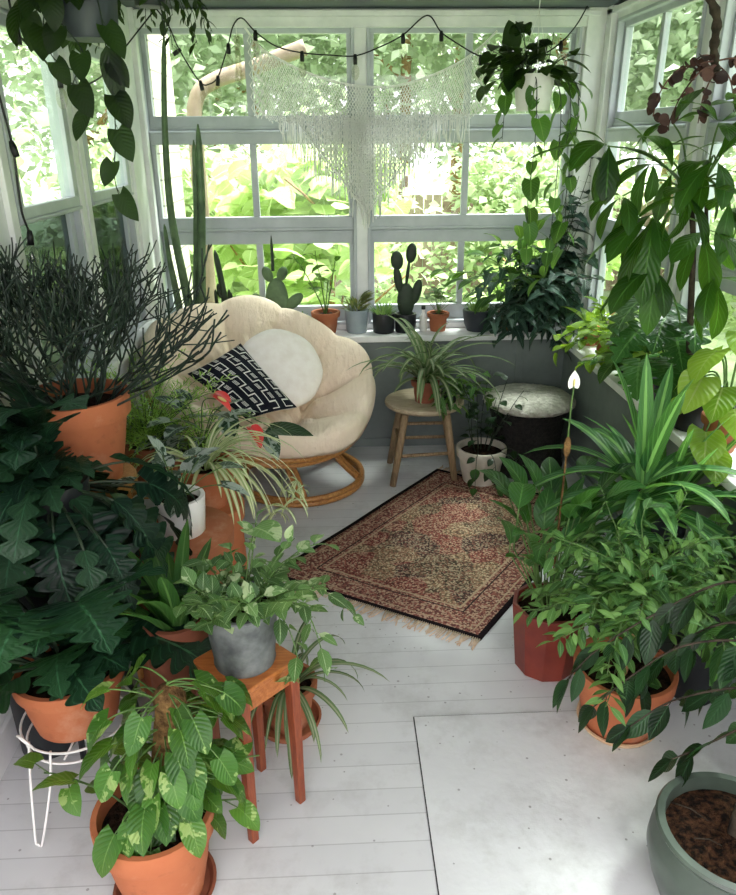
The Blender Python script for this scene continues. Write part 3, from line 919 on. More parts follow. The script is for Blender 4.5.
for r_ in range(rows_):
    v0 = (r_ + .5) / rows_
    if r_ % 2 == 0 or True:
        pts = []; per = .30; amp = .06
        off = .0 if r_ % 2 == 0 else .15
        u = -per + off; up_ = True
        while u < 1.1:
            pts += [(u, v0 + (amp if up_ else -amp)), (u + per / 2, v0 + (amp if up_ else -amp))]
            u += per / 2; up_ = not up_
        pts = [(min(.985, max(.015, a)), b) for a, b in pts]
        strip(pts, .017)
        u = -per + off + per / 4; up_ = True
        while u < 1.05:
            if .06 < u < .94:
                vc = v0 + (amp - .075 if up_ else -amp + .075) + (.03 if not up_ else -.03)
                for q in (-.022, 0, .022): strip([(u - .035, vc + q + .005), (u + .035, vc + q - .005)], .011)
            u += per / 2; up_ = not up_
tag(mb.build('throw_pillow', [M['black_cloth'], M['print']]), 'black pillow printed with white stepped lines and dashes in the papasan chair', 'pillow')

# weathered oak stool
st = thing('wooden_stool', 'weathered round wooden stool with splayed legs below the grey back wall', 'stool', (.43, 3.49, 0))
mb = MB()
K = 48; prof = [(.12, .385), (.185, .388), (.197, .396), (.2, .405), (.197, .415), (.188, .42), (.10, .4165), (.001, .4155)]
for r, z in prof:
    for j in range(K):
        a = 2 * PI * j / K
        sx = r * (abs(math.cos(a)) ** 1.0) * (1 if math.cos(a) > 0 else -1); sy = r * .95 * math.sin(a)
        mb.vert((.43 + sx * 1.0, 3.49 + sy, z))
for i in range(len(prof) - 1):
    for j in range(K):
        a = i * K + j; b = i * K + (j + 1) % K
        mb.face((a, b, b + K, a + K))
mb.face([j for j in range(K)][::-1])
auto(mb.build('seat', M['seatwood'], st), 40)
feet = [V((.264, 3.36, 0)), V((.585, 3.40, 0)), V((.61, 3.66, 0)), V((.27, 3.655, 0))]
tops = [V((.33, 3.40, .39)), V((.53, 3.41, .39)), V((.535, 3.58, .39)), V((.325, 3.58, .39))]
for f, t in zip(feet, tops):
    MB().tube([f, f.lerp(t, .5), t], [.0165, .0195, .018], k=10).build('leg', M['stoolwood'], st)
for (a, b, h) in ((0, 1, .40), (1, 2, .55), (2, 3, .40), (3, 0, .55), (2, 3, .62)):
    MB().tube([feet[a].lerp(tops[a], h), feet[b].lerp(tops[b], h)], .0095, .0095, 8).build('stretcher', M['stoolwood'], st)

# dark wicker pouf with fleece seat
po = thing('wicker_pouf', 'dark wicker pouf with a fluffy cream seat in the back right corner', 'pouf', (.985, 3.57, 0))
mb = MB()
prof = [(.19, 0), (.195, .02)] + [(.195 + .006 * (i % 2) - .02 * math.sin(PI * i / 24), .02 + .31 * i / 24) for i in range(25)] + [(.2, .335), (.001, .335)]
mb.lathe(prof, (.985, 3.57, 0), 48); mb.build('body', M['wicker'], po)
mb = MB(); rp = random.Random(8)
K = 56
for i in range(13):
    ph = PI * i / 12
    for j in range(K):
        a = 2 * PI * j / K; rad = .235 * math.sin(ph) ** .6 if 0 < ph < PI - 1e-6 else .001
        jit = rp.uniform(-.006, .006)
        mb.vert((.985 + (rad + jit) * math.cos(a), 3.57 + (rad + jit) * math.sin(a), .375 - .042 * math.cos(ph) + rp.uniform(-.004, .004) * (i > 5)))
for i in range(12):
    for j in range(K):
        a = i * K + j; b = i * K + (j + 1) % K
        mb.face((a, b, b + K, a + K))
mb.build('seat_pad', M['fleece'], po)

# small orange teak plant stool
ts = thing('plant_stool', 'small square orange wooden plant stool under the galvanised bucket', 'stool', (-.24, 1.45, 0))
qz = Quaternion((0, 0, 1), math.radians(45))
def sq(x, y, z): return V((-.24, 1.45, 0)) + qz @ V((x, y, z))
def rbox(mb, x0, y0, z0, x1, y1, z1):
    i = len(mb.v)
    for z in (z0, z1):
        for x, y in ((x0, y0), (x1, y0), (x1, y1), (x0, y1)): mb.vert(sq(x, y, z))
    for q in ((3, 2, 1, 0), (4, 5, 6, 7), (0, 1, 5, 4), (1, 2, 6, 5), (2, 3, 7, 6), (3, 0, 4, 7)): mb.face([i + k for k in q])
    return mb
rbox(MB(), -.092, -.092, .455, .092, .092, .47).build('top', M['teak'], ts, smooth=False, bevel=.003)
mb = MB()
for s in (-1, 1):
    rbox(mb, -.075, s * .078 - .006, .40, .075, s * .078 + .006, .455); rbox(mb, s * .078 - .006, -.072, .40, s * .078 + .006, .072, .455)
mb.build('apron', M['teak'], ts, smooth=False)
for sx in (-1, 1):
    for sy in (-1, 1):
        mb = MB(); i = 0
        for z, h, o in ((0, .010, .08), (.455, .0145, .076)):
            for x, y in ((-1, -1), (1, -1), (1, 1), (-1, 1)): mb.vert(sq(sx * o + x * h, sy * o + y * h, z))
        for q in ((3, 2, 1, 0), (4, 5, 6, 7), (0, 1, 5, 4), (1, 2, 6, 5), (2, 3, 7, 6), (3, 0, 4, 7)): mb.face(q)
        mb.build('leg', M['teakleg'], ts, smooth=False, bevel=.002)

# tall pine plant stand for the pencil cactus
ps = thing('plant_stand', 'tall orange pine plant stand under the pencil cactus pot', 'plant stand', (-.76, 2.03, 0))
mb = MB().lathe([(.001, .665), (.14, .665), (.145, .67), (.145, .692), (.14, .697), (.001, .697)], (-.76, 2.03, 0), 36, close_bot=False)
auto(mb.build('top', M['pine'], ps), 40)
for k in range(4):
    a = PI / 4 + k * PI / 2
    MB().bar((-.76 + .17 * math.cos(a), 2.03 + .17 * math.sin(a), 0), (-.76 + .11 * math.cos(a), 2.03 + .11 * math.sin(a), .668), .026, .026).build('leg', M['pine'], ps, smooth=False, bevel=.002)
mb = MB()
for k in range(4):
    a, b = PI / 4 + k * PI / 2, PI / 4 + (k + 1) * PI / 2
    mb.bar((-.76 + .15 * math.cos(a), 2.03 + .15 * math.sin(a), .25), (-.76 + .15 * math.cos(b), 2.03 + .15 * math.sin(b), .25), .016, .016)
mb.build('stretcher', M['pine'], ps, smooth=False)
# low pine bench behind it
bn = thing('plant_bench', 'low pine bench behind the terracotta pedestals carrying the fern', 'bench', (-.66, 2.60, 0))
MB().box((-.93, 2.47, .40), (-.40, 2.74, .43)).build('top', M['pine'], bn, smooth=False, bevel=.004)
for x in (-.90, -.43):
    for y in (2.50, 2.71): MB().box((x - .018, y - .018, 0), (x + .018, y + .018, .40)).build('leg', M['pine'], bn, smooth=False, bevel=.002)
# white wire plant stand
wc = V((-.69, 1.515, 0))
ws = thing('wire_plant_stand', 'white wire plant stand with hairpin legs holding the terracotta bowl', 'plant stand', tuple(wc))
mb = MB()
for r, z in ((.128, .225), (.136, .265)): mb.tube([wc + V((r * math.cos(a), r * math.sin(a), z)) for a in [2 * PI * k / 48 for k in range(48)]], .0032, .0032, 6, closed=True)
for k in range(3):
    a = 2 * PI * k / 3 + .5
    mb.tube([wc + V((.115 * math.cos(a), .115 * math.sin(a), .225)), wc + V((0, 0, .22))], .003, .003, 6)
mb.build('ring', M['wire'], ws)
for az in (-2.05, -.1, 1.9):
    pts = []
    def W(da, r, z): return wc + V((r * math.cos(az + da), r * math.sin(az + da), z))
    pts = spline([W(-.28, .13, .265), W(-.22, .15, .16), W(-.06, .185, .008), W(0, .187, .0035), W(.06, .185, .008), W(.22, .15, .16), W(.28, .13, .265)], 6)
    MB().tube(pts, .0032, .0032, 6).build('leg', M['wire'], ws)
    MB().tube(spline([W(-.28, .136, .265), W(-.3, .15, .295), W(-.15, .155, .312), W(0, .15, .295), W(-.02, .137, .265)], 5), .0028, .0028, 6).build('loop', M['wire'], ws)
# terracotta pedestals
def pedestal(name, c, r, h, mat, label):
    o = MB().lathe([(r * .93, 0), (r, .01), (r * 1.03, .05), (r * .97, .055), (r * .90, h - .06), (r * .98, h - .055), (r, h - .004), (r * .97, h), (.001, h)], c, 40).build(name, mat)
    auto(o, 40)
    return tag(o, label, 'pedestal')
pedestal('terracotta_pedestal', (-.49, 1.96, 0), .165, .55, M['terra_old'], 'wide terracotta flue pedestal under the small white pot')
pedestal('terracotta_pedestal', (-.46, 2.29, 0), .125, .47, M['terra'], 'narrow terracotta flue pedestal under the trailing spider plant')
# ================================================================== PLANTS ON THE BACK SILL AND STOOL
SZ = .65
def plant(name, label, cat, c, group=None): return thing(name, label, cat, c, group)
def cactus_column(mb, pts, r0, r1, ribs=6):
    """ribbed column"""
    pts = [V(p) for p in pts]; k = ribs * 2; n = len(pts); i0 = len(mb.v)
    for i, p in enumerate(pts):
        d = (pts[min(i + 1, n - 1)] - pts[max(i - 1, 0)]).normalized(); s = d.cross(V((0, 1, 0))).normalized(); t = d.cross(s)
        f = i / (n - 1); r = r0 + (r1 - r0) * f
        if i >= n - 2: r *= (.75 if i == n - 2 else .25)
        for j in range(k):
            a = 2 * PI * j / k; q = r * (1 if j % 2 == 0 else .72)
            mb.vert(p + s * (q * math.cos(a)) + t * (q * math.sin(a)))
    for i in range(n - 1):
        for j in range(k):
            a = i0 + i * k + j; b = i0 + i * k + (j + 1) % k
            mb.face((a, b, b + k, a + k))
    mb.face([i0 + (n - 1) * k + j for j in range(k)])
def pad(mb, base, d, l, w, th=.012, face=(0, -1, 0)):
    d = V(d).normalized(); f = V(face); s = d.cross(f).normalized(); f = s.cross(d)
    rot = Matrix((s, f, d)).transposed()
    mb.ball(V(base) + d * l * .48, w / 2, th, l / 2, 14, 9, rot)
    return V(base) + d * l * .95

# tall columns
c = (-.79, 3.955, SZ)
p = plant('column_cactus', 'tall column cactus in a black pot reaching the top window row', 'cactus', c)
s = pot(p, c, .10, .10, M['blackpot'], 'cyl', .085)
mb = MB()
def lin_pts(cp): return spline(cp, 6)
cactus_column(mb, lin_pts([(-.775, 3.95, .72), (-.80, 3.95, .95), (-.83, 3.95, 1.3), (-.815, 3.95, 1.7), (-.775, 3.95, 2.085)]), .027, .011)
mb.build('column', M['cactus'], p)
mb = MB(); cactus_column(mb, lin_pts([(-.73, 3.95, .72), (-.705, 3.95, 1.0), (-.67, 3.95, 1.35), (-.655, 3.95, 1.70)]), .029, .014); mb.build('column', M['cactus'], p)
mb = MB(); cactus_column(mb, lin_pts([(-.755, 3.97, .72), (-.73, 3.97, 1.0), (-.70, 3.965, 1.35), (-.685, 3.965, 1.63)]), .024, .010); mb.build('column', M['cactus'], p)
mb = MB(); cactus_column(mb, lin_pts([(-.83, 3.94, .72), (-.845, 3.94, .9), (-.86, 3.94, 1.06), (-.868, 3.94, 1.235)]), .022, .009); mb.build('column', M['cactus'], p)
# short columnar cactus in pale terracotta
c = (-.585, 3.955, SZ)
p = plant('potted_cactus', 'small dark finger cactus in a pale terracotta pot beside the tall cactus', 'cactus', c)
pot(p, c, .088, .125, M['terra_pale'])
mb = MB()
cactus_column(mb, lin_pts([(-.59, 3.95, .74), (-.6, 3.95, .9), (-.625, 3.95, 1.10)]), .02, .014)
for dx, z0, h in ((-.035, .80, .10), (.03, .82, .08), (.04, .76, .12), (-.02, .86, .07)): cactus_column(mb, lin_pts([(-.6 + dx * .4, 3.945, z0), (-.6 + dx, 3.94, z0 + .02), (-.6 + dx * 1.1, 3.94, z0 + h)]), .012, .008)
mb.build('column', M['cactus_dark'], p)
# prickly pear 1
c = (-.32, 3.955, SZ)
p = plant('prickly_pear', 'prickly pear with one large pad and small ears behind the papasan cushion', 'cactus', c)
pot(p, c, .065, .075, M['terra'])
for base, d, l, w in [((-.32, 3.95, .70), (.02, 0, 1), .26, .125), ((-.375, 3.95, .80), (-.7, 0, .7), .10, .05), ((-.27, 3.95, .79), (.7, 0, .6), .12, .062), ((-.345, 3.95, .935), (-.4, 0, 1), .085, .055), ((-.30, 3.95, .94), (.5, 0, 1), .08, .055)]:
    mb = MB(); t_ = pad(mb, base, d, l, w); mb.build('pad', M['cactus'], p)
mb = MB(); cactus_column(mb, [(-.33, 3.95, .99 + .03 * i) for i in range(7)], .009, .007); mb.build('spike', M['cactus_dark'], p)
# small succulent rosette
c = (-.195, 3.94, SZ)
p = plant('succulent', 'tiny dark green rosette succulent between the prickly pear and terracotta seedling', 'succulent', c)
pot(p, c, .045, .06, M['whitepot'])
mb = MB(); rn = random.Random(2)
for i in range(18): mb.leaf((c[0], c[1], .71), pol(i * 2.4, .35 + .05 * i), .07, .022, P_lance, droop=-.4, fold=.4, n=4)
mb.build('foliage', L['mid'], p)
# terracotta seedling
c = (-.06, 3.975, SZ)
p = plant('potted_seedling', 'leggy seedling with oval leaves in a terracotta pot on the back sill', 'potted plant', c)
pot(p, c, .078, .115, M['terra_old'])
ms, ml = MB(), MB(); rn = random.Random(4)
for d, l in (((-.05, 0, 1), .36), ((.25, .05, 1), .30), ((-.35, 0, 1), .36), ((.1, -.2, 1), .20)):
    g = grow((c[0], c[1], .74), d, l, 8, .35, rn, .08); ms.tube(g, .0045, .002, 6)
    leafy(ml, ms, g, rn, .05, .095, .042, P_ovate, .13, .8, .2, 5, .025, 1.1)
ms.build('stem', M['stem'], p); ml.build('foliage', L['mid'], p)
# blue grey pot with succulent
c = (.108, 3.975, SZ)
p = plant('succulent', 'yellow-green succulent in a blue-grey glazed pot on the back sill', 'succulent', c)
pot(p, c, .065, .125, M['greypot'], 'cyl', .052)
mb = MB(); rn = random.Random(6)
for i in range(46):
    a = rn.uniform(0, 6.28); r = rn.uniform(0, .05)
    mb.leaf((c[0] + r * math.cos(a), c[1] + r * math.sin(a), .755 + rn.uniform(0, .05)), pol(a, rn.uniform(.3, 1.3)), rn.uniform(.04, .08), .016, P_lance, droop=.3, fold=.5, n=4)
for i in range(12): mb.leaf((c[0] + .02, c[1], .79 + i * .004), pol(.3 + rn.uniform(-.5, .5), .5), .10, .018, P_lance, droop=.3, fold=.4, n=4)
mb.build('foliage', L['succ'], p)
# black pot with short grass
c = (.255, 3.96, SZ)
p = plant('potted_grass', 'short green sprouts in a small black pot beside the dark prickly pear', 'potted plant', c)
pot(p, c, .062, .105, M['blackpot'], 'cyl', .054)
mb = MB(); rn = random.Random(7)
for i in range(70):
    a = rn.uniform(0, 6.28); r = rn.uniform(0, .05)
    mb.leaf((c[0] + r * math.cos(a), c[1] + r * math.sin(a), .74), pol(a, rn.uniform(.6, 1.4)), rn.uniform(.05, .09), .01, P_lance, droop=.5, fold=.3, n=4)
mb.build('foliage', L['grass'], p)
# dark prickly pear
c = (.375, 3.965, SZ)
p = plant('prickly_pear', 'dark prickly pear with two raised ear-like pads before the bright lawn', 'cactus', c)
pot(p, c, .06, .10, M['blackpot'], 'cyl', .052)
for base, d, l, w in [((.375, 3.96, .73), (0, 0, 1), .19, .095), ((.415, 3.96, .80), (.25, 0, 1), .14, .055), ((.345, 3.96, .86), (-.18, 0, 1), .15, .045), ((.33, 3.96, .985), (-.1, 0, 1), .10, .068), ((.375, 3.96, .90), (.12, 0, 1), .14, .02), ((.395, 3.96, 1.02), (.12, 0, 1), .105, .058)]:
    mb = MB(); pad(mb, base, d, l, w); mb.build('pad', M['cactus_dark'], p)
# little bottle
b = thing('glass_bottle', 'small pale bottle with a dark cap beside the dark prickly pear', 'bottle', (.472, 3.965, SZ))
auto(MB().lathe([(.018, 0), (.021, .004), (.021, .075), (.012, .095), (.009, .10), (.009, .125), (.007, .125)], (.472, 3.965, SZ), 20).build('body', M['whitepot'], b))
MB().lathe([(.011, .120), (.0115, .122), (.0115, .14), (.001, .141)], (.472, 3.965, SZ), 16).build('cap', M['cordblk'], b)
# clover
c = (.555, 3.975, SZ)
p = plant('clover_plant', 'round-leaved clover plant in a small terracotta pot on the back sill', 'potted plant', c)
pot(p, c, .06, .10, M['terra_old'])
ms, ml = MB(), MB(); rn = random.Random(9)
for i in range(15):
    a = rn.uniform(0, 6.28); g = grow((c[0], c[1], .735), pol(a, rn.uniform(.85, 1.45)), rn.uniform(.08, .17), 5, .3, rn, .06)
    ms.tube(g, .0018, .0012, 4)
    for k in range(3): ml.leaf(g[-1], pol(a + k * 2.09, .25), .042, .04, P_obov, droop=.3, fold=.1, n=4)
ms.build('stem', M['stem'], p); ml.build('foliage', L['lime'] if False else L['mid'], p)
# black pot of fine grass
c = (.775, 3.97, SZ)
p = plant('potted_grass', 'tuft of fine grass in a wide black pot left of the big ivy', 'potted plant', c)
pot(p, c, .082, .115, M['slate'], 'bowl', .06)
mb = MB(); rn = random.Random(10)
for i in range(130):
    a = rn.uniform(0, 6.28); r = rn.uniform(0, .06)
    mb.leaf((c[0] + r * math.cos(a), c[1] + r * math.sin(a), .745), pol(a, rn.uniform(.8, 1.5)), rn.uniform(.06, .12), .006, P_grass, droop=.5, fold=.3, n=4)
mb.build('foliage', L['grass'], p)
# big ivy
c = (1.085, 3.955, SZ)
p = plant('ivy_plant', 'big bushy blue-green trailing ivy in a black pot in the right back corner', 'potted plant', c)
pot(p, c, .085, .20, M['blackpot'], 'cyl', .072)
ms, ml = MB(), MB(); rn = random.Random(11)
for i in range(70):
    a = rn.uniform(0, 6.28); el = rn.uniform(.1, 1.4)
    if math.sin(a) > .2 and el < .9: a = -a
    g = grow((c[0], c[1], .82), pol(a, el), rn.uniform(.2, .46), 9, rn.uniform(.8, 2.2), rn, .14)
    g = [V((min(x.x, 1.33), min(x.y, 4.0), max(x.z, .67))) for x in g]
    ms.tube(g, .0028, .0014, 5)
    leafy(ml, ms, g, rn, .04, .10, .068, P_ivy, .05, .6, .15, 6, .02, 1.0, .1, .3)
for i in range(7):      # climbing shoots up the corner post
    g = grow((c[0] + .08, c[1], .9), (.12 + rn.uniform(-.2, .2), .02, 1), rn.uniform(.3, .7), 10, -.1, rn, .1)
    g = [V((min(x.x, 1.32), min(x.y, 3.99), x.z)) for x in g]
    ms.tube(g, .0026, .0014, 5)
    leafy(ml, ms, g, rn, .04, .105, .07, P_ivy, .05, .8, .15, 6, .02, 1.1, .1, .4)
ms.build('stem', M['darkstem'], p); ml.build('foliage', L['ivy'], p)
# bright sprawling arrowhead plant sharing that corner
c = (.93, 3.96, SZ)
p = plant('arrowhead_plant', 'mid-green arrowhead plant reaching left over the sill beside the big ivy', 'potted plant', c)
pot(p, c, .05, .10, M['brownpot'])
ms, ml = MB(), MB(); rn = random.Random(12)
for tip, k in (((.60, 3.93, .98), 5), ((.68, 3.90, .94), 5), ((.78, 3.86, 1.06), 5), ((.86, 3.9, 1.12), 5), ((.95, 3.85, 1.15), 5), ((.80, 3.83, .86), 4), ((.93, 3.8, .98), 5), ((1.02, 3.82, 1.18), 5)):
    b = V((c[0], c[1], .74)); t_ = V(tip); g = spline([b, b.lerp(t_, .5) + V((.03, 0, .08)), t_], 6)
    ms.tube(g, .003, .0018, 5)
    leafy(ml, ms, g, rn, .055, .12, .052, P_ovate, .14, .7, .2, 6, .03, .8, 0, .1)
    ml.leaf(t_, (t_ - g[-3]), .13, .058, P_ovate, droop=.9, fold=.2, n=6)
ms.build('stem', M['stem'], p); ml.build('foliage', L['mid'], p)

# spider plant on the stool
c = (.43, 3.47, .416)
p = plant('spider_plant', 'arching spider plant in a dark pot on the weathered round stool', 'potted plant', c)
pot(p, c, .07, .11, M['brownpot'], 'classic')
ml = MB(); rn = random.Random(13)
for i in range(52):
    a = i * 2.4 + rn.uniform(-.3, .3); el = rn.uniform(.55, 1.5); l = rn.uniform(.24, .50)
    ml.leaf((c[0] + .015 * math.cos(a), c[1] + .015 * math.sin(a), .51), pol(a, el), l, rn.uniform(.022, .032), P_strap, droop=rn.uniform(1.2, 2.5), fold=.35, n=10)
for i in range(26):
    a = rn.uniform(0, 6.28)
    ml.leaf((c[0] + .02, c[1] - .02, .56 + rn.uniform(0, .14)), pol(a, rn.uniform(.2, 1.3)), rn.uniform(.10, .2), .016, P_strap, droop=1.2, fold=.35, n=7)
ml.build('foliage', L['spider'], p)
# trailing lobed ivy also on that stool
c = (.545, 3.44, .419)
p = plant('potted_ivy', 'small green trailing ivy on the stool right of the spider plant', 'potted plant', c)
pot(p, c, .04, .06, M['blackpot'], 'cyl', .034)
ms, ml = MB(), MB(); rn = random.Random(14)
for i in range(16):
    a = rn.uniform(-2.2, 1.0); g = grow((c[0], c[1], .475), pol(a, rn.uniform(.3, 1.1)), rn.uniform(.12, .26), 7, rn.uniform(1.0, 2.4), rn, .12)
    ms.tube(g, .002, .0012, 5); leafy(ml, ms, g, rn, .033, .055, .045, P_ivy, .04, .5, .15, 6, .015, 1.1, .1, .2)
ms.build('stem', M['stem'], p); ml.build('foliage', L['mid'], p)
# cream pot on the floor
c = (.715, 3.40, .0)
p = plant('potted_vine', 'upright dark-leaved vine in a crackled cream pot on the floor beside the stool', 'potted plant', c)
pot(p, c, .125, .19, M['cream_pot'], 'classic', .085)
ms, ml = MB(), MB(); rn = random.Random(15)
for i in range(9):
    a = rn.uniform(0, 6.28); g = grow((c[0] + .03 * math.cos(a), c[1] + .03 * math.sin(a), .16), pol(a, rn.uniform(1.2, 1.5)), rn.uniform(.22, .42), 8, .15, rn, .12)
    ms.tube(g, .003, .0015, 5); leafy(ml, ms, g, rn, .05, .055, .038, P_ovate, .08, .6, .2, 5, .015, 1.1, 0, .3)
for i in range(4):
    a = -1.9 + i * .5; g = grow((c[0] + .1 * math.cos(a), c[1] + .1 * math.sin(a), .185), pol(a, .5), .22, 8, 4.2, rn, .08)
    g = [V((x.x, x.y, max(x.z, .01))) for x in g]
    ms.tube(g, .002, .0014, 5); leafy(ml, ms, g, rn, .05, .06, .042, P_ovate, .06, .5, .2, 5, .012, 1.0, 0, .3)
ms.build('stem', M['darkstem'], p); ml.build('foliage', L['ficus'], p)
# ================================================================== LEFT SIDE PLANTS
# pencil cactus
c = (-.76, 2.03, .697)
p = plant('pencil_cactus', 'dark twiggy pencil cactus in a terracotta pot on the tall pine plant stand', 'cactus', c)
pot(p, c, .155, .262, M['terra'])
ms = MB(); rn = random.Random(21)
def twig(pt, d, r, lvl):
    l = rn.uniform(.06, .125) * (1.1 if lvl < 2 else .85)
    g = grow(pt, d, l, 4, -.1, rn, .16)
    g = [V((max(x.x, -.945), x.y, x.z)) for x in g]
    ms.tube(g, r, r * .86, 6)
    if lvl >= 4 or (lvl > 1 and rn.random() < .12): return
    for k in range(2 if rn.random() < .8 else 3):
        dd = (g[-1] - g[-2]).normalized()
        a = V((rn.gauss(0, .45), rn.gauss(0, .45), rn.gauss(.16, .28)))
        twig(g[-1], (dd + a).normalized(), r * .86, lvl + 1)
for i in range(32):
    a = rn.uniform(0, 6.28); rr_ = .11 * rn.random() ** .5
    twig((c[0] + rr_ * math.cos(a), c[1] + rr_ * math.sin(a), .925), pol(a, rn.uniform(.6, 1.45)), .0038, 0)
for i in range(6):
    g0 = (c[0] + .1, c[1] + rn.uniform(-.08, .08), .925)
    g = grow(g0, pol(rn.uniform(-.5, .4), rn.uniform(.35, .75)), rn.uniform(.28, .42), 8, -.35 + rn.uniform(-.2, .5), rn, .08)
    ms.tube(g, .0036, .0026, 6)
    for q, tn in at_len(g, .08, .16): twig(q, (tn + V((rn.gauss(0, .4), rn.gauss(0, .4), .25))).normalized(), .0034, 3)
ms.build('branches', M['pencil'], p)
# dark lobed fern on a slim black stand in front of it
bs = thing('plant_stand', 'slim black plant stand hidden under the dark lobed fern', 'plant stand', (-.74, 1.73, 0))
MB().lathe([(.001, .665), (.10, .665), (.10, .68), (.001, .68)], (-.74, 1.73, 0), 28, close_bot=False).build('top', M['blackpot'], bs)
for k in range(3):
    a = .5 + k * 2.094
    MB().tube([(-.74 + .12 * math.cos(a), 1.73 + .12 * math.sin(a), 0), (-.74 + .07 * math.cos(a), 1.73 + .07 * math.sin(a), .667)], .009, .009, 8).build('leg', M['blackpot'], bs)
c = (-.74, 1.73, .68)
p = plant('staghorn_fern', 'dark lobed fern with drooping fronds in front of the pencil cactus pot', 'potted plant', c)
pot(p, c, .095, .15, M['blackpot'], 'cyl', .075)
ms, ml = MB(), MB(); rn = random.Random(22)
def frond(az, el, pl, Ll, Wl, dr, prof=P_sel, n=36, pd=.5, mat=None):
    b = V((c[0], c[1], c[2] + .12))
    g = grow(b, pol(az, el), pl, 6, pd, rn, .05); g = [V((max(x.x, -.90), x.y, x.z)) for x in g]
    ms.tube(g, .0042, .003, 6)
    d = (g[-1] - g[-2]).normalized()
    d = (d + V((0, 0, -.35))).normalized()
    ml.leaf(g[-1], d, Ll, Wl, prof, droop=dr, fold=.12, n=n, roll=rn.uniform(-.5, .5), back=.2 if prof is P_sel else 0, wave=.04)
for i in range(40):
    az = i * 2.4; el = rn.uniform(.3, 1.35)
    if math.cos(az) > .1: el = rn.uniform(-.3, .35)
    frond(az, el, rn.uniform(.08, .30), rn.uniform(.15, .23), rn.uniform(.09, .14), rn.uniform(.5, 1.4), P_stag if i % 3 else P_sel, 24)
for i in range(18):
    frond(rn.uniform(0, 6.28), rn.uniform(.7, 1.4), rn.uniform(.02, .09), rn.uniform(.12, .18), rn.uniform(.09, .13), rn.uniform(.8, 1.5), P_sel, 24)
for i in range(22):
    frond(rn.uniform(-2.3, -1.0), rn.uniform(1.05, 1.45), rn.uniform(.10, .22), rn.uniform(.16, .24), rn.uniform(.09, .13), rn.uniform(1.0, 1.7), P_stag if i % 2 else P_sel, 24)
for i in range(8):
    frond(rn.uniform(2.6, 3.8), rn.uniform(1.0, 1.4), rn.uniform(.12, .22), rn.uniform(.16, .22), rn.uniform(.09, .13), rn.uniform(1.0, 1.7), P_stag, 24)
for az, el, pl in ((.35, .5, .2), (-.3, .1, .2), (-.8, -.1, .2), (-1.3, 0, .18), (-1.8, -.1, .18), (.1, -.2, .22), (-2.3, .1, .15)):
    frond(az, el, pl, .22, .17, .8, P_sel, 30)
ms.build('stem', M['darkstem'], p); ml.build('foliage', L['dark2'], p)
# split leaf philodendron
wcx = V((-.69, 1.515, 0))
c = (wcx.x, wcx.y, .262)
p = plant('split_leaf_philodendron', 'large dark split-leaf philodendron in a terracotta bowl on the white wire stand', 'potted plant', c)
pot(p, c, .135, .16, M['terra'], 'classic', .10)
ms, ml = MB(), MB(); rn = random.Random(23)
for i in range(30):
    az = i * 2.4 + rn.uniform(-.3, .3); el = rn.uniform(.35, 1.3)
    if math.cos(az) < -.3: el = max(el, .95)
    if -2.2 < math.remainder(az, 2 * PI) < -.3: el = max(el, 1.15)
    b = V((c[0] + .03 * math.cos(az), c[1] + .03 * math.sin(az), c[2] + .14))
    g = grow(b, pol(az, el), rn.uniform(.16, .34) * (.6 if math.cos(az) > .35 else 1), 7, .6, rn, .05); g = [V((min(max(x.x, -.93), -.60), x.y, x.z)) for x in g]
    ms.tube(g, .0055, .0035, 6)
    d = ((g[-1] - g[-2]).normalized() + V((0, 0, -.45))).normalized()
    if g[-1].x < -.78: d = (d + V((.5, -.4, -.4))).normalized()
    ml.leaf(g[-1], d, rn.uniform(.17, .24), rn.uniform(.17, .23), P_sel, droop=rn.uniform(.6, 1.3), fold=.1, n=40, roll=rn.uniform(-.5, .5), back=.24, wave=.03)
for az, el, pl in ((-2.4, .6, .15), (-2.2, .75, .22), (-2.5, .9, .25), (-2.0, 1.05, .32), (-1.5, 1.2, .36), (-.1, .75, .27), (-.9, 1.15, .36), (.3, .9, .3)):
    b = V((c[0], c[1], c[2] + .14)); g = grow(b, pol(az, el), pl, 7, .7, rn, .04); ms.tube(g, .0055, .0035, 6)
    ml.leaf(g[-1], ((g[-1] - g[-2]).normalized() + V((0, 0, -.5))).normalized(), .22, .21, P_sel, droop=.7, fold=.1, n=40, roll=rn.uniform(-.3, .3), back=.24, wave=.03)
ms.build('stem', M['darkstem'], p); ml.build('foliage', L['selloum'], p)
# strap plants
def strap(name, label, c, r, h, potmat, n, Lr, W, el, seed, lm, kind='classic', droop=(.5, 1.2), prof=P_strap, rb=None, z=None, fold=.3):
    p = plant(name, label, 'potted plant', c)
    s = pot(p, c, r, h, potmat, kind, rb)
    ml = MB(); rn = random.Random(seed)
    for i in range(n):
        a = i * 2.4 + rn.uniform(-.3, .3)
        ml.leaf((c[0] + .012 * math.cos(a), c[1] + .012 * math.sin(a), s.z), pol(a, rn.uniform(*el)), rn.uniform(*Lr), rn.uniform(*W), prof, droop=rn.uniform(*droop), fold=fold, n=9, roll=rn.uniform(-.15, .15))
    ml.build('foliage', lm, p)
    return p
strap('strap_leaf_plant', 'yellow-green strap-leaved plant standing against the white left wall', (-.868, 1.70, 0), .085, .55, M['blackpot'], 15, (.30, .44), (.03, .042), (1.0, 1.5), 24, L['strap'], 'cyl', (.2, .8), rb=.075)
strap('bird_nest_fern', 'light green strap-leaved fern in a tall brown planter before the wide terracotta pedestal', (-.425, 1.565, 0), .08, .52, M['brownpot'], 22, (.22, .35), (.036, .05), (.95, 1.5), 25, L['strap'], 'cyl', (.4, 1.1), rb=.075)
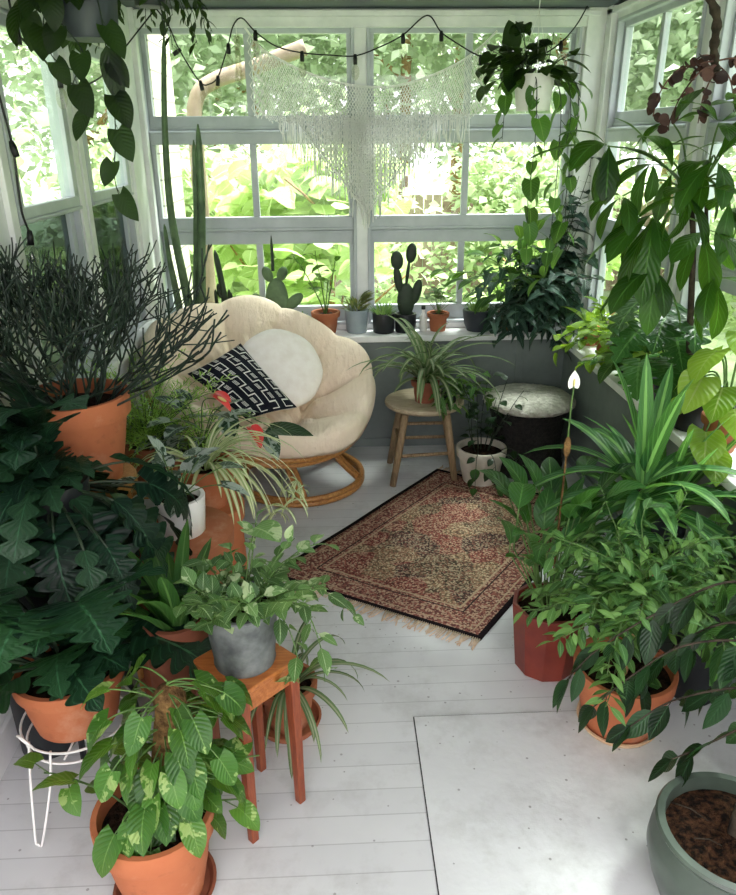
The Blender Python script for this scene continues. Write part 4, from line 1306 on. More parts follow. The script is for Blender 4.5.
# asparagus fern on the bench
c = (-.72, 2.60, .43)
p = plant('asparagus_fern', 'feathery bright green asparagus fern on the bench beside the papasan chair', 'potted plant', c)
pot(p, c, .095, .15, M['terra_old'])
ms, ml = MB(), MB(); rn = random.Random(26)
for i in range(100):
    a = rn.uniform(0, 6.28); g = grow((c[0], c[1], .565), pol(a, rn.uniform(.5, 1.45)), rn.uniform(.26, .42), 9, rn.uniform(.5, 1.5), rn, .08)
    g = [V((max(x.x, -.94), x.y, x.z)) for x in g]
    ms.tube(g, .0018, .0008, 4)
    for q, tn in at_len(g, .0065, .03):
        ml.leaf(q, (tn * .6 + pol(rn.uniform(0, 6.28), rn.uniform(-.5, .7))), rn.uniform(.02, .04), .0062, P_lance, droop=.3, fold=.1, n=2)
ms.build('stem', M['stem'], p); ml.build('foliage', L['fern'], p)
# red-flowered anthurium on the bench
c = (-.515, 2.575, .43)
p = plant('anthurium', 'anthurium with two red blooms leaning over the front of the papasan chair', 'potted plant', c)
pot(p, c, .078, .14, M['slate'], 'cyl', .066)
ms, ml = MB(), MB(); rn = random.Random(27)
for i in range(20):
    a = rn.uniform(0, 6.28); g = grow((c[0], c[1], .56), pol(a, rn.uniform(.4, 1.3)), rn.uniform(.08, .2), 6, .6, rn, .06)
    ms.tube(g, .0025, .0018, 5)
    ml.leaf(g[-1], ((g[-1] - g[-2]).normalized() + V((0, 0, -.4))), rn.uniform(.09, .13), rn.uniform(.055, .075), P_heart, droop=.7, fold=.15, n=7, back=.15)
for tip in ((-.235, 2.50, .655), (-.27, 2.54, .63), (-.40, 2.50, .70)):
    g = spline([(c[0], c[1], .56), V((c[0], c[1], .56)).lerp(V(tip), .5) + V((0, 0, .09)), tip], 7); ms.tube(g, .0025, .0018, 5)
ms.build('stem', M['stem'], p); ml.build('foliage', L['silver'], p)
ml = MB()
ml.leaf((-.245, 2.50, .655), (.9, -.2, .05), .155, .085, P_heart, droop=.4, fold=.15, n=10, back=.12, roll=.25)
ml.build('dark_leaf', L['ficus'], p)
ml = MB(); ml.leaf((-.275, 2.53, .635), (.4, -.5, -.55), .12, .08, P_heart, droop=.4, fold=.12, n=10, back=.12)
ml.build('silver_leaf', L['silver'], p); ml = MB(); ml.leaf((-.40, 2.5, .705), (.1, -.5, -.3), .1, .075, P_heart, droop=.4, fold=.12, n=10, back=.12)
ml.build('silver_leaf', L['silver'], p)
for tip, d in (((-.43, 2.50, .775), (.75, -.35, -.35)), ((-.31, 2.47, .655), (.55, -.45, -.65))):
    fl = MB(); g = spline([(c[0], c[1], .56), V((c[0], c[1], .6)).lerp(V(tip), .5) + V((-.02, 0, .06)), tip], 7)
    fl.cur = 1; fl.tube(g, .0024, .0018, 5); fl.cur = 0
    dv = V(d).normalized()
    fl.leaf(V(tip) - dv * .02, dv, .085, .05, P_heart, droop=.5, fold=.55, n=10, back=.12)
    fl.leaf(V(tip) - dv * .015 + V((0, .004, .006)), (dv + V((0, .1, .45))), .07, .045, P_heart, droop=.9, fold=.5, n=10, back=.1)
    fo = fl.build('flower', [M['red'], M['stem']], p)
    sp_ = MB(); sp_.ball(V(tip) + dv * .02 + V((0, -.004, .012)), .006, .006, .02, 8, 7, V((0, 0, 1)).rotation_difference(dv).to_matrix()); sp_.build('spadix', M['spadix'], fo)
# trailing pale spider plant on the narrow pedestal
c = (-.46, 2.29, .47)
p = plant('spider_plant', 'pale trailing spider plant in a terracotta pot on the narrow pedestal', 'potted plant', c)
pot(p, c, .10, .15, M['terra'])
ml = MB(); rn = random.Random(28)
for i in range(44):
    a = i * 2.4 + rn.uniform(-.3, .3)
    if math.cos(a) < -.4 and rn.random() < .5: a += PI
    ml.leaf((c[0] + .02 * math.cos(a), c[1] + .02 * math.sin(a), .60), pol(a, rn.uniform(.5, 1.4)), rn.uniform(.24, .42), rn.uniform(.011, .017), P_strap, droop=rn.uniform(2.0, 3.0), fold=.35, n=11)
for i in range(5):
    a = rn.uniform(-.9, .5); g = grow((c[0] + .05, c[1], .61), pol(a, .7), .34, 10, 2.6, rn, .05); ml.tube(g, .0015, .0012, 4)
    for k in range(6): ml.leaf(g[-1], pol(rn.uniform(0, 6.28), rn.uniform(-.3, .6)), .09, .009, P_strap, droop=1.4, fold=.3, n=6)
ml.build('foliage', L['spiderpale'], p)
# little white pot
c = (-.472, 1.95, .55)
p = plant('potted_begonia', 'small dark-leaved begonia in a white ceramic pot on the wide pedestal', 'potted plant', c)
pot(p, c, .074, .118, M['whitepot'], 'cyl', .062)
ms, ml = MB(), MB(); rn = random.Random(29)
for i in range(16):
    a = rn.uniform(0, 6.28); g = grow((c[0], c[1], .655), pol(a, rn.uniform(.5, 1.4)), rn.uniform(.06, .16), 6, .6, rn, .08)
    ms.tube(g, .0022, .0015, 5)
    ml.leaf(g[-1], (g[-1] - g[-2]).normalized() + V((0, 0, -.3)), rn.uniform(.06, .09), rn.uniform(.045, .06), P_heart, droop=.6, fold=.15, n=6, back=.14)
ms.build('stem', M['stem'], p); ml.build('foliage', L['silver'], p)
# golden pothos in the foreground
c = (-.432, 1.215, .010)
saucer((c[0], c[1], 0), .118, M['brownpot'], 'brown clay saucer under the terracotta pot of golden pothos', .022)
p = plant('golden_pothos', 'golden pothos climbing a coir pole in a terracotta pot at the front', 'potted plant', c)
pot(p, c, .132, .25, M['terra'], 'classic', .088)
ms, ml = MB(), MB(); rn = random.Random(30)
pole = spline([(-.425, 1.23, .2), (-.40, 1.245, .38), (-.375, 1.255, .52)], 8)
mp_ = MB(); mp_.tube(pole, .026, .03, 12)
mp_.ball((-.375, 1.255, .525), .036, .034, .04, 14, 9)
mp_.build('moss_pole', M['moss'], p)
def heart(q, d, L_, rn=rn, ml=ml): ml.leaf(q, d, L_, L_ * .74, P_heart, droop=rn.uniform(.5, 1.1), fold=.16, n=8, back=.15, roll=rn.uniform(-.5, .5), wave=.04)
for i in range(88):
    f = rn.random(); q = V((-.42, 1.24, .26)).lerp(V((-.375, 1.255, .58)), f); a = rn.uniform(0, 6.28)
    if f < .35: a = rn.uniform(-2.2, .6)
    g = grow(q, pol(a, rn.uniform(-.1, .9)), rn.uniform(.06, .16), 6, 1.0, rn, .06); ms.tube(g, .0024, .0016, 5)
    heart(g[-1], (g[-1] - g[-2]).normalized() + V((0, 0, -.35)), rn.uniform(.06, .095))
for az, l, el in ((-.1, .16, .6), (.35, .22, .8), (2.9, .24, .7), (2.5, .2, .8), (.7, .22, .9)):
    g = grow((c[0] + .05 * math.cos(az), c[1] + .05 * math.sin(az), .24), pol(az, el), l, 9, 1.3, rn, .1); ms.tube(g, .003, .002, 5)
    for q, tn in at_len(g, .055, .06):
        a = rn.uniform(0, 6.28); d = (tn * .3 + pol(a, rn.uniform(-.2, .7))).normalized(); e = q + d * .04; ms.tube([q, e], .0018, .0014, 4); heart(e, d + V((0, 0, -.3)), rn.uniform(.055, .085))
ms.build('stem', M['stem'], p); ml.build('foliage', L['pothos'], p)
# galvanised bucket of wandering jew
c = (-.24, 1.45, .47)
p = plant('bucket_plant', 'bushy variegated trailing plant in a galvanised bucket on the orange plant stool', 'potted plant', c)
pot(p, c, .087, .165, M['galv'], 'bucket', .072, th=.004)
ms, ml = MB(), MB(); rn = random.Random(31)
for i in range(52):
    a = rn.uniform(0, 6.28); el = rn.uniform(.5, 1.45) if math.sin(a) < .2 else rn.uniform(.2, 1.4)
    g = grow((c[0] + .04 * math.cos(a), c[1] + .04 * math.sin(a), .615), pol(a, el), rn.uniform(.08, .21) * (1.1 if math.cos(a) > 0 else .7), 8, rn.uniform(.4, 1.1) if math.sin(a) < 0 else rn.uniform(.6, 1.8), rn, .13)
    ms.tube(g, .0022, .0013, 5); leafy(ml, ms, g, rn, .022, .044, .027, P_ovate, .03, .5, .2, 5, .006, 1.0, 0, .05)
for pts in ([(-.19, 1.46, .63), (-.10, 1.47, .60), (-.06, 1.46, .50), (-.05, 1.44, .40)], [(-.20, 1.48, .63), (-.10, 1.52, .62), (-.02, 1.55, .57), (.03, 1.56, .50)], [(-.2, 1.47, .64), (-.12, 1.5, .72), (-.06, 1.52, .74), (-.01, 1.54, .72)], [(-.21, 1.46, .63), (-.14, 1.42, .60), (-.11, 1.39, .52), (-.11, 1.38, .45)]):
    g = spline(pts, 6); ms.tube(g, .002, .0012, 5); leafy(ml, ms, g, rn, .034, .055, .03, P_ovate, .04, .5, .2, 5, .006, 1.0)
g = spline([(-.23, 1.46, .62), (-.22, 1.49, .72), (-.20, 1.50, .80)], 6); ms.tube(g, .0022, .0015, 5); ml.leaf(g[-1], (.5, -.6, .2), .10, .085, P_heart, droop=.5, fold=.15, n=9, back=.14)
ms.build('stem', M['stem'], p); ml.build('foliage', L['bucket'], p)
# spider plant on the floor behind the plant stool
c = (-.172, 1.735, .012)
saucer((c[0], c[1], 0), .098, M['terra_old'], 'weathered terracotta saucer on the floor behind the orange plant stool', .03)
p = plant('spider_plant', 'small drooping spider plant in a terracotta pot on the floor behind the orange plant stool', 'potted plant', c)
pot(p, c, .088, .15, M['terra_old'])
ml = MB(); rn = random.Random(32)
for i in range(17):
    a = rn.uniform(-1.9, 1.4)
    ml.leaf((c[0] + .03 * math.cos(a), c[1] + .03 * math.sin(a), .14), pol(a, rn.uniform(.6, 1.4)), rn.uniform(.2, .36), rn.uniform(.012, .019), P_strap, droop=rn.uniform(1.8, 2.8), fold=.35, n=11)
ml.build('foliage', L['spider'], p)
# ================================================================== RIGHT SIDE PLANTS
# terracotta pot with the small-leaved bush
c = (.81, 1.685, .012)
saucer((c[0], c[1], 0), .118, M['terra_pale'], 'pale clay saucer under the wide terracotta pot on the right', .024)
p = plant('weeping_bush', 'dense small-leaved bush on a tan stem in the wide terracotta pot', 'potted plant', c)
pot(p, c, .143, .205, M['terra'], 'classic', .10, soil=M['soil'])
ms = MB(); ms.tube(spline([(.80, 1.68, .17), (.825, 1.685, .34), (.85, 1.69, .52)], 6), .013, .010, 10); ms.build('trunk', M['tanbark'], p)
ms, ml = MB(), MB(); rn = random.Random(41)
for i in range(96):
    b = V((.825, 1.685, .36)).lerp(V((.85, 1.69, .52)), rn.random()); a = rn.uniform(0, 6.28)
    g = grow(b, pol(a, rn.uniform(.0, 1.2)), rn.uniform(.16, .38), 9, rn.uniform(.2, .9), rn, .15)
    g = [V((min(x.x, 1.18), x.y, max(x.z, .33))) for x in g]
    ms.tube(g, .0026, .0012, 5); leafy(ml, ms, g, rn, .017, .049, .0185, P_lance, .05, .6, .2, 5, .008, .95, 0, .15)
# a few leaves low in the pot
for i in range(9):
    a = rn.uniform(2.5, 5.5); ml.leaf((c[0] + .05 * math.cos(a), c[1] + .05 * math.sin(a), .20), pol(a, .5), .07, .042, P_ovate, droop=.7, fold=.15, n=6)
ms.build('stem', M['stem'], p); ml.build('foliage', L['fig'], p)
# peace lily in the red pot
c = (.665, 1.965, 0)
p = plant('peace_lily', 'peace lily with one white bloom in a faceted red-brown pot', 'potted plant', c)
pot(p, c, .122, .245, M['redpot'], 'cyl', .095, k=10, flat=True)
ms, ml = MB(), MB(); rn = random.Random(42)
for i in range(34):
    a = i * 2.4; g = grow((c[0] + .03 * math.cos(a), c[1] + .03 * math.sin(a), .22), pol(a, rn.uniform(1.0, 1.5)), rn.uniform(.2, .46), 8, .4, rn, .05); g = [V((max(x.x, .52), x.y, x.z)) for x in g]
    ms.tube(g, .0032, .0022, 5)
    ml.leaf(g[-1], (g[-1] - g[-2]).normalized() + V((0, 0, -.25)), rn.uniform(.13, .18), rn.uniform(.06, .08), P_ovate, droop=rn.uniform(.7, 1.4), fold=.22, n=9, roll=rn.uniform(-.4, .4), wave=.05)
ms.build('stem', M['stem'], p); ml.build('foliage', L['lily'], p)
g = spline([(.67, 1.97, .22), (.68, 2.0, .6), (.688, 2.03, .85), (.69, 2.03, .95)], 7)
fl = MB(); fl.cur = 1; fl.tube(g, .003, .0024, 6); fl.cur = 0
fl.leaf((.69, 2.035, .945), (.0, .12, 1), .052, .036, P_heart, up=(0, -1, .1), droop=-.25, fold=.25, n=10, back=.06)
fo = fl.build('flower', [M['spathe'], M['stem']], p)
MB().ball((.689, 2.028, .962), .0035, .0035, .012).build('spadix', M['spadix'], fo)
g2 = MB(); g2.tube(spline([(.66, 1.95, .22), (.665, 1.96, .6), (.667, 1.965, .76)], 6), .0035, .003, 6); g2.ball((.667, 1.965, .785), .011, .011, .033, 10, 8)
g2.build('seed_spike', M['moss'], p)
# corn plant
c = (.955, 2.04, 0)
p = plant('corn_plant', 'corn plant with long arching strap leaves standing behind the terracotta pots', 'potted plant', c)
pot(p, c, .125, .26, M['blackpot'], 'cyl', .10)
ms = MB(); ms.tube(spline([(.95, 2.04, .22), (.94, 2.03, .45), (.935, 2.02, .62)], 6), .017, .015, 10); ms.build('trunk', M['bark'], p)
ml = MB(); rn = random.Random(43)
for i in range(30):
    a = i * 2.4; el = 1.4 - i * .06 if i < 4 else rn.uniform(.15, 1.0)
    ml.leaf((.935, 2.02, .645 - i * .006), pol(a, el), rn.uniform(.34, .46), rn.uniform(.05, .066), P_strap, droop=rn.uniform(1.0, 1.8) if i > 3 else .3, fold=.3, n=11, roll=rn.uniform(-.2, .2), wave=.03)
ml.leaf((.93, 2.01, .62), (-.09, 0, 1), .43, .052, P_strap, up=(0, -1, .05), droop=.08, fold=.25, n=10)
ml.leaf((.94, 2.0, .60), (-1, -.1, .35), .36, .055, P_strap, droop=1.0, fold=.2, n=10); ml.leaf((.94, 2.0, .57), (-.9, -.3, .2), .32, .052, P_strap, droop=1.0, fold=.2, n=10); ml.leaf((.94, 2.0, .58), (1, -.4, .35), .34, .052, P_strap, droop=.9, fold=.2, n=10)
ml.build('foliage', L['corn'], p)
strap('dragon_tree', 'upright narrow strap-leaved plant in a tall slate planter below the money tree', (1.085, 2.17, 0), .085, .52, M['slate'], 24, (.30, .48), (.026, .04), (.7, 1.5), 44, L['corn'], 'cyl', (.1, .9), rb=.075)
# dark glossy rubber-like ground filler behind: spider plant on the floor by the wall
# money tree on the right sill
c = (1.275, 2.44, SZ)
p = plant('money_tree', 'tall money tree with drooping palmate leaves on the right window sill', 'potted plant', c)
pot(p, c, .075, .12, M['blackpot'], 'cyl', .062)
ms = MB(); tr = spline([(1.262, 2.43, .74), (1.19, 2.37, .95), (1.15, 2.34, 1.15), (1.115, 2.32, 1.34), (1.075, 2.31, 1.47)], 7)
ms.tube(tr, .013, .008, 8); ms.tube(spline([(1.20, 2.38, .93), (1.20, 2.36, 1.2), (1.16, 2.34, 1.38), (1.13, 2.33, 1.5)], 7), .008, .005, 8)
ms.build('trunk', M['bark'], p)
ms, ml = MB(), MB(); rn = random.Random(45)
top = V((1.075, 2.31, 1.47)); top2 = V((1.13, 2.33, 1.5))
whorls = [((.80, 2.28, 1.60), top, (-.9, -.1, -.1), 1.0), ((.93, 2.26, 1.56), top, (-.3, -.6, .1), .8), ((.965, 2.29, 1.41), top, (-.3, -.3, -.9), 1.15), ((1.00, 2.27, 1.53), top, (-.1, -.6, .2), .95), ((1.10, 2.26, 1.53), top2, (.2, -.6, .2), 1.0), ((1.02, 2.36, 1.66), top, (-.2, .2, .6), .8),
          ((1.12, 2.28, 1.66), top2, (.2, -.3, .6), .9), ((1.10, 2.24, 1.36), top, (.2, -.6, -.5), 1.0), ((.985, 2.27, 1.25), V((1.13, 2.33, 1.28)), (-.3, -.3, -.9), 1.0), ((1.19, 2.28, 1.42), top2, (.5, -.4, -.2), 1.0), ((1.20, 2.27, 1.60), top2, (.5, -.3, .2), 1.0), ((1.17, 2.25, 1.22), V((1.17, 2.36, 1.05)), (.3, -.5, -.5), .9), ((.87, 2.30, 1.46), top, (-.6, -.2, -.6), .85), ((1.08, 2.18, 1.56), top2, (.0, -.4, .5), 1.0), ((1.15, 2.2, 1.46), top2, (.2, -.5, -.1), 1.0), ((1.02, 2.2, 1.47), top, (-.2, -.5, -.2), .95), ((1.17, 2.2, 1.68), top2, (.3, -.3, .5), .9)]
for w, src, ax_, k in whorls:
    w = V(w); s0 = V(src); mid = s0.lerp(w, .5) + V((0, 0, .04))
    g = spline([s0, mid, w], 6); ms.tube(g, .0035, .0025, 6)
    d = V(ax_).normalized(); u_ = d.orthogonal().normalized()
    nl = rn.choice((5, 5, 6))
    for j in range(nl):
        q = Quaternion(d, 2 * PI * j / nl + rn.uniform(-.3, .3)) @ u_
        dd = (q * .9 + d * rn.uniform(.2, .7) + V((0, 0, -.25))).normalized()
        l = rn.uniform(.14, .22) * k
        ml.leaf(w + dd * .012, dd, l, l * rn.uniform(.28, .36), P_obov, droop=rn.uniform(.5, 1.4), fold=.15, n=9, roll=rn.uniform(-.3, .3), wave=.03)
for w, d, l, wd in (((.80, 2.27, 1.60), (-.95, -.05, .1), .24, .062), ((.80, 2.27, 1.60), (-.1, -.5, -.8), .17, .07), ((.80, 2.27, 1.60), (.85, -.2, -.1), .18, .07), ((.965, 2.27, 1.40), (-.55, -.1, -.85), .26, .075), ((.965, 2.27, 1.40), (-.2, -.35, -.95), .27, .085), ((.965, 2.27, 1.41), (.95, 0, .0), .17, .055), ((.965, 2.27, 1.41), (-.95, -.2, -.25), .2, .055), ((.985, 2.26, 1.26), (-.1, -.3, -.95), .22, .07)):
    ml.leaf(w, d, l, wd, P_obov, droop=.55, fold=.15, n=10, wave=.03)
ms.build('stem', M['stem'], p); ml.build('foliage', L['money'], p)
# plants on the right sill
c = (1.285, 3.62, SZ)
p = plant('potted_seedling', 'small terracotta pot with a lime arching leaf at the corner of the right sill', 'potted plant', c)
pot(p, c, .055, .09, M['terra'])
ml = MB(); rn = random.Random(46)
for i in range(9): ml.leaf((c[0], c[1], .73), pol(i * 2.4, rn.uniform(.5, 1.2)), rn.uniform(.14, .22), .05, P_ovate, droop=1.0, fold=.2, n=8)
ml.leaf((1.26, 3.45, .80), (-.8, -.45, .15), .26, .07, P_ovate, droop=.7, fold=.2, n=9)
ml.build('foliage', L['lime'], p)
def bushy(name, label, c, r, h, pm, n, ln, lf, prof, lm, seed, grav=(.5, 1.6), el=(.2, 1.4), sp_=.03, back=0., sm='stem', kind='classic', xmax=1.33, ang=1.0, leafn=6):
    p = plant(name, label, 'potted plant', c); s = pot(p, c, r, h, pm, kind)
    ms, ml = MB(), MB(); rn = random.Random(seed)
    for i in range(n):
        a = rn.uniform(0, 6.28)
        g = grow((c[0] + r * .4 * math.cos(a), c[1] + r * .4 * math.sin(a), s.z), pol(a, rn.uniform(*el)), rn.uniform(*ln), 8, rn.uniform(*grav), rn, .12)
        g = [V((min(x.x, xmax), min(x.y, 4.0), x.z)) for x in g]
        ms.tube(g, .0024, .0014, 5); leafy(ml, ms, g, rn, sp_, lf[0], lf[1], prof, .04, .6, .18, leafn, .014, ang, back, .1)
    ms.build('stem', M[sm], p); ml.build('foliage', lm, p)
    return p
bushy('coleus_plant', 'lime-leaved bushy coleus on the right sill nearest the corner seedling', (1.275, 3.33, SZ), .065, .10, M['terra_old'], 20, (.10, .24), (.055, .042), P_heart, L['lime'], 47)
bushy('coleus_plant', 'lime-leaved bushy coleus in a dark pot midway along the right sill', (1.275, 3.02, SZ), .07, .11, M['blackpot'], 24, (.12, .28), (.065, .048), P_heart, L['lime'], 48)
bushy('pothos_plant', 'bright pothos on the right sill between the coleus and the dark fatsia', (1.28, 2.84, SZ), .06, .10, M['brownpot'], 16, (.12, .3), (.085, .06), P_heart, L['mid'], 49, back=.14)
def bigleaf(name, label, c, r, h, pm, spots, Ll, Wl, prof, lm, seed, n=36, back=.2, kind='classic'):
    p = plant(name, label, 'potted plant', c); s = pot(p, c, r, h, pm, kind); ms, ml = MB(), MB(); rn = random.Random(seed)
    for t_ in spots:
        t_ = V(t_); g = spline([s, s.lerp(t_, .5) + V((0, 0, .07)), t_], 7); ms.tube(g, .0042, .003, 6)
        d = ((t_ - s) * V((1, 1, 0))).normalized() + V((rn.uniform(-.3, .3), -.35, -.35))
        k = rn.uniform(.85, 1.15)
        ml.leaf(t_, d, Ll * k, Wl * k, prof, droop=rn.uniform(.5, 1.0), fold=.12, n=n, back=back, roll=rn.uniform(-.4, .4), wave=.05)
    ms.build('stem', M['stem'], p); ml.build('foliage', lm, p); return p
bigleaf('fatsia_plant', 'dark lobed-leaf fatsia behind the money tree trunk on the right sill', (1.28, 2.66, SZ), .07, .12, M['slate'], [(1.10, 2.58, .98), (1.15, 2.50, 1.06), (1.18, 2.46, .98), (1.08, 2.50, .88), (1.16, 2.42, .90), (1.13, 2.66, 1.08), (1.19, 2.42, 1.08)], .19, .18, P_sel, L['lily'], 50)
bigleaf('lime_philodendron', 'large lime-green philodendron at the near end of the right sill', (1.28, 2.24, SZ), .07, .12, M['terra_old'], [(1.15, 2.22, .84), (1.20, 2.14, .90), (1.24, 2.26, .98), (1.10, 2.28, .78), (1.16, 2.12, .76), (1.26, 2.16, .82), (1.22, 2.3, .90), (1.19, 2.2, 1.0), (1.27, 2.2, 1.06), (1.14, 2.16, .93), (1.18, 2.1, .70)], .14, .11, P_heart, L['lime'], 51, 12, .14)
# low ivy filling the floor by the right wall
bushy('floor_ivy', 'mid-green ivy in a tall black planter at the right edge beside the wide terracotta pot', (1.09, 1.80, 0), .09, .40, M['blackpot'], 42, (.16, .34), (.06, .048), P_ivy, L['fig'], 52, sp_=.036, back=.1, xmax=1.22, kind='cyl')
# glazed celadon pot with ficus tree
c = (.848, 1.135, 0)
p = plant('ficus_tree', 'ficus tree with drooping oval leaves in a grey-green glazed pot at the front right', 'potted plant', c)
pot(p, c, .155, .215, M['celadon'], 'belly', .125, th=.016, soil=M['chips'], k=56)
ms = MB()
ms.tube(spline([(.855, 1.14, .165), (.885, 1.17, .28), (.95, 1.23, .42), (1.0, 1.27, .60), (1.03, 1.30, .80)], 7), .017, .011, 10)
ms.tube(spline([(.905, 1.2, .32), (.93, 1.17, .42), (.99, 1.15, .55)], 6), .008, .005, 8)
ms.build('trunk', M['bark'], p)
lt = MB(); rn = random.Random(54)
for i in range(5):
    a = rn.uniform(0, 6.28); r_ = rn.uniform(.03, .10); q = V((c[0] + r_ * math.cos(a), c[1] + r_ * math.sin(a), .198)); d = pol(rn.uniform(0, 6.28), .05) * rn.uniform(.02, .05)
    lt.tube([q - d, q + V((.004, .003, .004)), q + d], .0018, .001, 5)
lt.build('twig_litter', M['bark'], p)
ms, ml = MB(), MB(); rn = random.Random(53)
br = [[(.99, 1.26, .58), (.90, 1.34, .56), (.80, 1.40, .50), (.70, 1.42, .40), (.62, 1.42, .31)], [(.97, 1.25, .5), (.88, 1.32, .44), (.78, 1.37, .36), (.70, 1.38, .28)], [(1.0, 1.27, .6), (.92, 1.38, .58), (.84, 1.42, .52), (.77, 1.44, .42), (.73, 1.44, .34)], [(.95, 1.23, .45), (.89, 1.27, .36), (.83, 1.30, .28), (.78, 1.31, .24)],
      [(1.01, 1.28, .66), (.9, 1.4, .68), (.75, 1.45, .56), (.62, 1.45, .46), (.55, 1.44, .38)], [(.98, 1.25, .55), (.93, 1.16, .50), (.90, 1.10, .40), (.89, 1.07, .33)], [(.99, 1.27, .6), (1.0, 1.36, .55), (.96, 1.42, .44), (.92, 1.44, .33)], [(1.0, 1.27, .6), (1.06, 1.2, .6), (1.08, 1.15, .5), (1.06, 1.12, .4)]]
for b in br:
    g = spline(b, 8); ms.tube(g, .0035, .0015, 6)
    for q, tn in at_len(g, .036, .08):
        a = rn.uniform(0, 6.28); d = (tn * .5 + pol(a, -.4) * .7 + V((0, 0, -.6))).normalized()
        k = rn.uniform(.8, 1.25); e = q + d * .012; ms.tube([q, e], .0014, .001, 4)
        ml.leaf(e, d, .092 * k, .042 * k, P_ovate, droop=.25, fold=.2, n=7, roll=rn.uniform(-1.2, 1.2))
    ml.leaf(g[-1], (g[-1] - g[-3]).normalized() + V((0, 0, -.6)), .09, .038, P_ovate, droop=.2, fold=.2, n=7)
ms.build('stem', M['bark'], p); ml.build('foliage', L['ficus'], p)

# ================================================================== HANGING THINGS
# white hanging pot
c = (.888, 3.55, 1.735)
p = plant('hanging_pothos', 'pothos trailing from a white hanging pot before the right back window', 'hanging plant', c)
pot(p, c, .088, .145, M['whitepot'], 'cyl', .07)
mb = MB()
for k in range(3):
    a = .4 + 2.094 * k; mb.tube([(c[0] + .085 * math.cos(a), c[1] + .085 * math.sin(a), 1.872), (c[0], c[1], 2.12)], .0012, .0012, 4)
mb.tube([(c[0], c[1], 2.12), (c[0], c[1], CEIL)], .002, .002, 5)
mb.build('hanger', M['wire'], p)
ms, ml = MB(), MB(); rn = random.Random(61)
for i in range(40):
    a = rn.uniform(0, 6.28); g = grow((c[0] + .04 * math.cos(a), c[1] + .04 * math.sin(a), 1.86), pol(a, rn.uniform(.35, 1.35)), rn.uniform(.08, .25), 7, rn.uniform(.4, 1.5) if math.sin(a) > -.5 else rn.uniform(.1, .6), rn, .1)
    ms.tube(g, .002, .0014, 5); leafy(ml, ms, g, rn, .06, .085, .07, P_heart, .06, .6, .14, 7, .025, 1.0, .14, .35)
ms.build('stem', M['darkstem'], p); ml.build('foliage', L['darkpothos'], p)
ms, ml = MB(), MB()
for pts in ([(.86, 3.5, 1.87), (.875, 3.455, 1.84), (.885, 3.45, 1.6), (.875, 3.46, 1.35), (.89, 3.46, 1.12)], [(.95, 3.52, 1.87), (1.06, 3.50, 1.84), (1.08, 3.50, 1.65), (1.06, 3.50, 1.4), (1.08, 3.5, 1.15)], [(.93, 3.5, 1.87), (1.0, 3.45, 1.86), (1.03, 3.44, 1.72), (1.02, 3.44, 1.6)], [(.84, 3.52, 1.87), (.77, 3.50, 1.85), (.755, 3.5, 1.74), (.75, 3.5, 1.62)], [(.9, 3.5, 1.87), (1.0, 3.52, 1.8), (1.015, 3.52, 1.4), (1.0, 3.53, 1.0)]):
    g = spline(pts, 9); ms.tube(g, .0024, .0016, 5); leafy(ml, ms, g, rn, .062, .08, .064, P_heart, .05, .6, .18, 7, .03, 1.0, .12, .6)
ms.build('vine', M['darkstem'], p); ml.build('trailing_foliage', L['mid'], p)
# dark hanging pot upper left
c = (-.665, 2.37, 1.885)
p = plant('hanging_heartleaf', 'dark heart-leaved vine trailing from a slate hanging pot at the upper left', 'hanging plant', c)
pot(p, c, .082, .135, M['slate'], 'cyl', .07)
mb = MB()
for k in range(3):
    a = .9 + 2.094 * k; mb.tube([(c[0] + .08 * math.cos(a), c[1] + .08 * math.sin(a), 2.016), (c[0], c[1], CEIL)], .0015, .0015, 5)
mb.build('hanger', M['cordblk'], p)
ms, ml = MB(), MB(); rn = random.Random(62)
for i in range(15):
    a = rn.uniform(1.6, 4.6); g = grow((c[0] + .05 * math.cos(a), c[1] + .05 * math.sin(a), 2.01), pol(a, rn.uniform(.1, .9)), rn.uniform(.08, .19), 7, rn.uniform(1.5, 3.2), rn, .08)
    g = [V((max(x.x, -.93), x.y, x.z)) for x in g]
    ms.tube(g, .0022, .0016, 5)
    leafy(ml, ms, g, rn, .06, .085, .062, P_heart, .07, .7, .15, 8, .02, .9, .14, .6)
for pts, n_ in (([(-.70, 2.30, 2.0), (-.72, 2.27, 1.93), (-.66, 2.25, 1.84), (-.70, 2.25, 1.76), (-.66, 2.25, 1.70)], 4), ([(-.63, 2.31, 2.0), (-.61, 2.28, 1.95), (-.60, 2.26, 1.82), (-.60, 2.25, 1.66), (-.615, 2.23, 1.53), (-.60, 2.22, 1.46)], 6), ([(-.73, 2.33, 2.0), (-.77, 2.31, 1.93), (-.76, 2.3, 1.84), (-.70, 2.29, 1.80)], 3)):
    g = spline(pts, 8); ms.tube(g, .0022, .0015, 5)
    for q, tn in at_len(g, .085, .09):
        d = (pol(rn.uniform(3.4, 6.2), -.2) * .6 + V((0, 0, -.8))).normalized(); e = q + d * .02; ms.tube([q, e], .0014, .001, 4)
        k = rn.uniform(.8, 1.1); ml.leaf(e, d, .088 * k, .066 * k, P_heart, up=(0, -1, .3), droop=.3, fold=.15, n=9, back=.14, roll=rn.uniform(-.6, .6))
ml.leaf((-.60, 2.26, 1.86), (.16, -.1, -1), .16, .06, P_ovate, up=(0, -1, .2), droop=.2, fold=.2, n=9)
ms.build('vine', M['darkstem'], p); ml.build('foliage', L['darkpothos'], p)
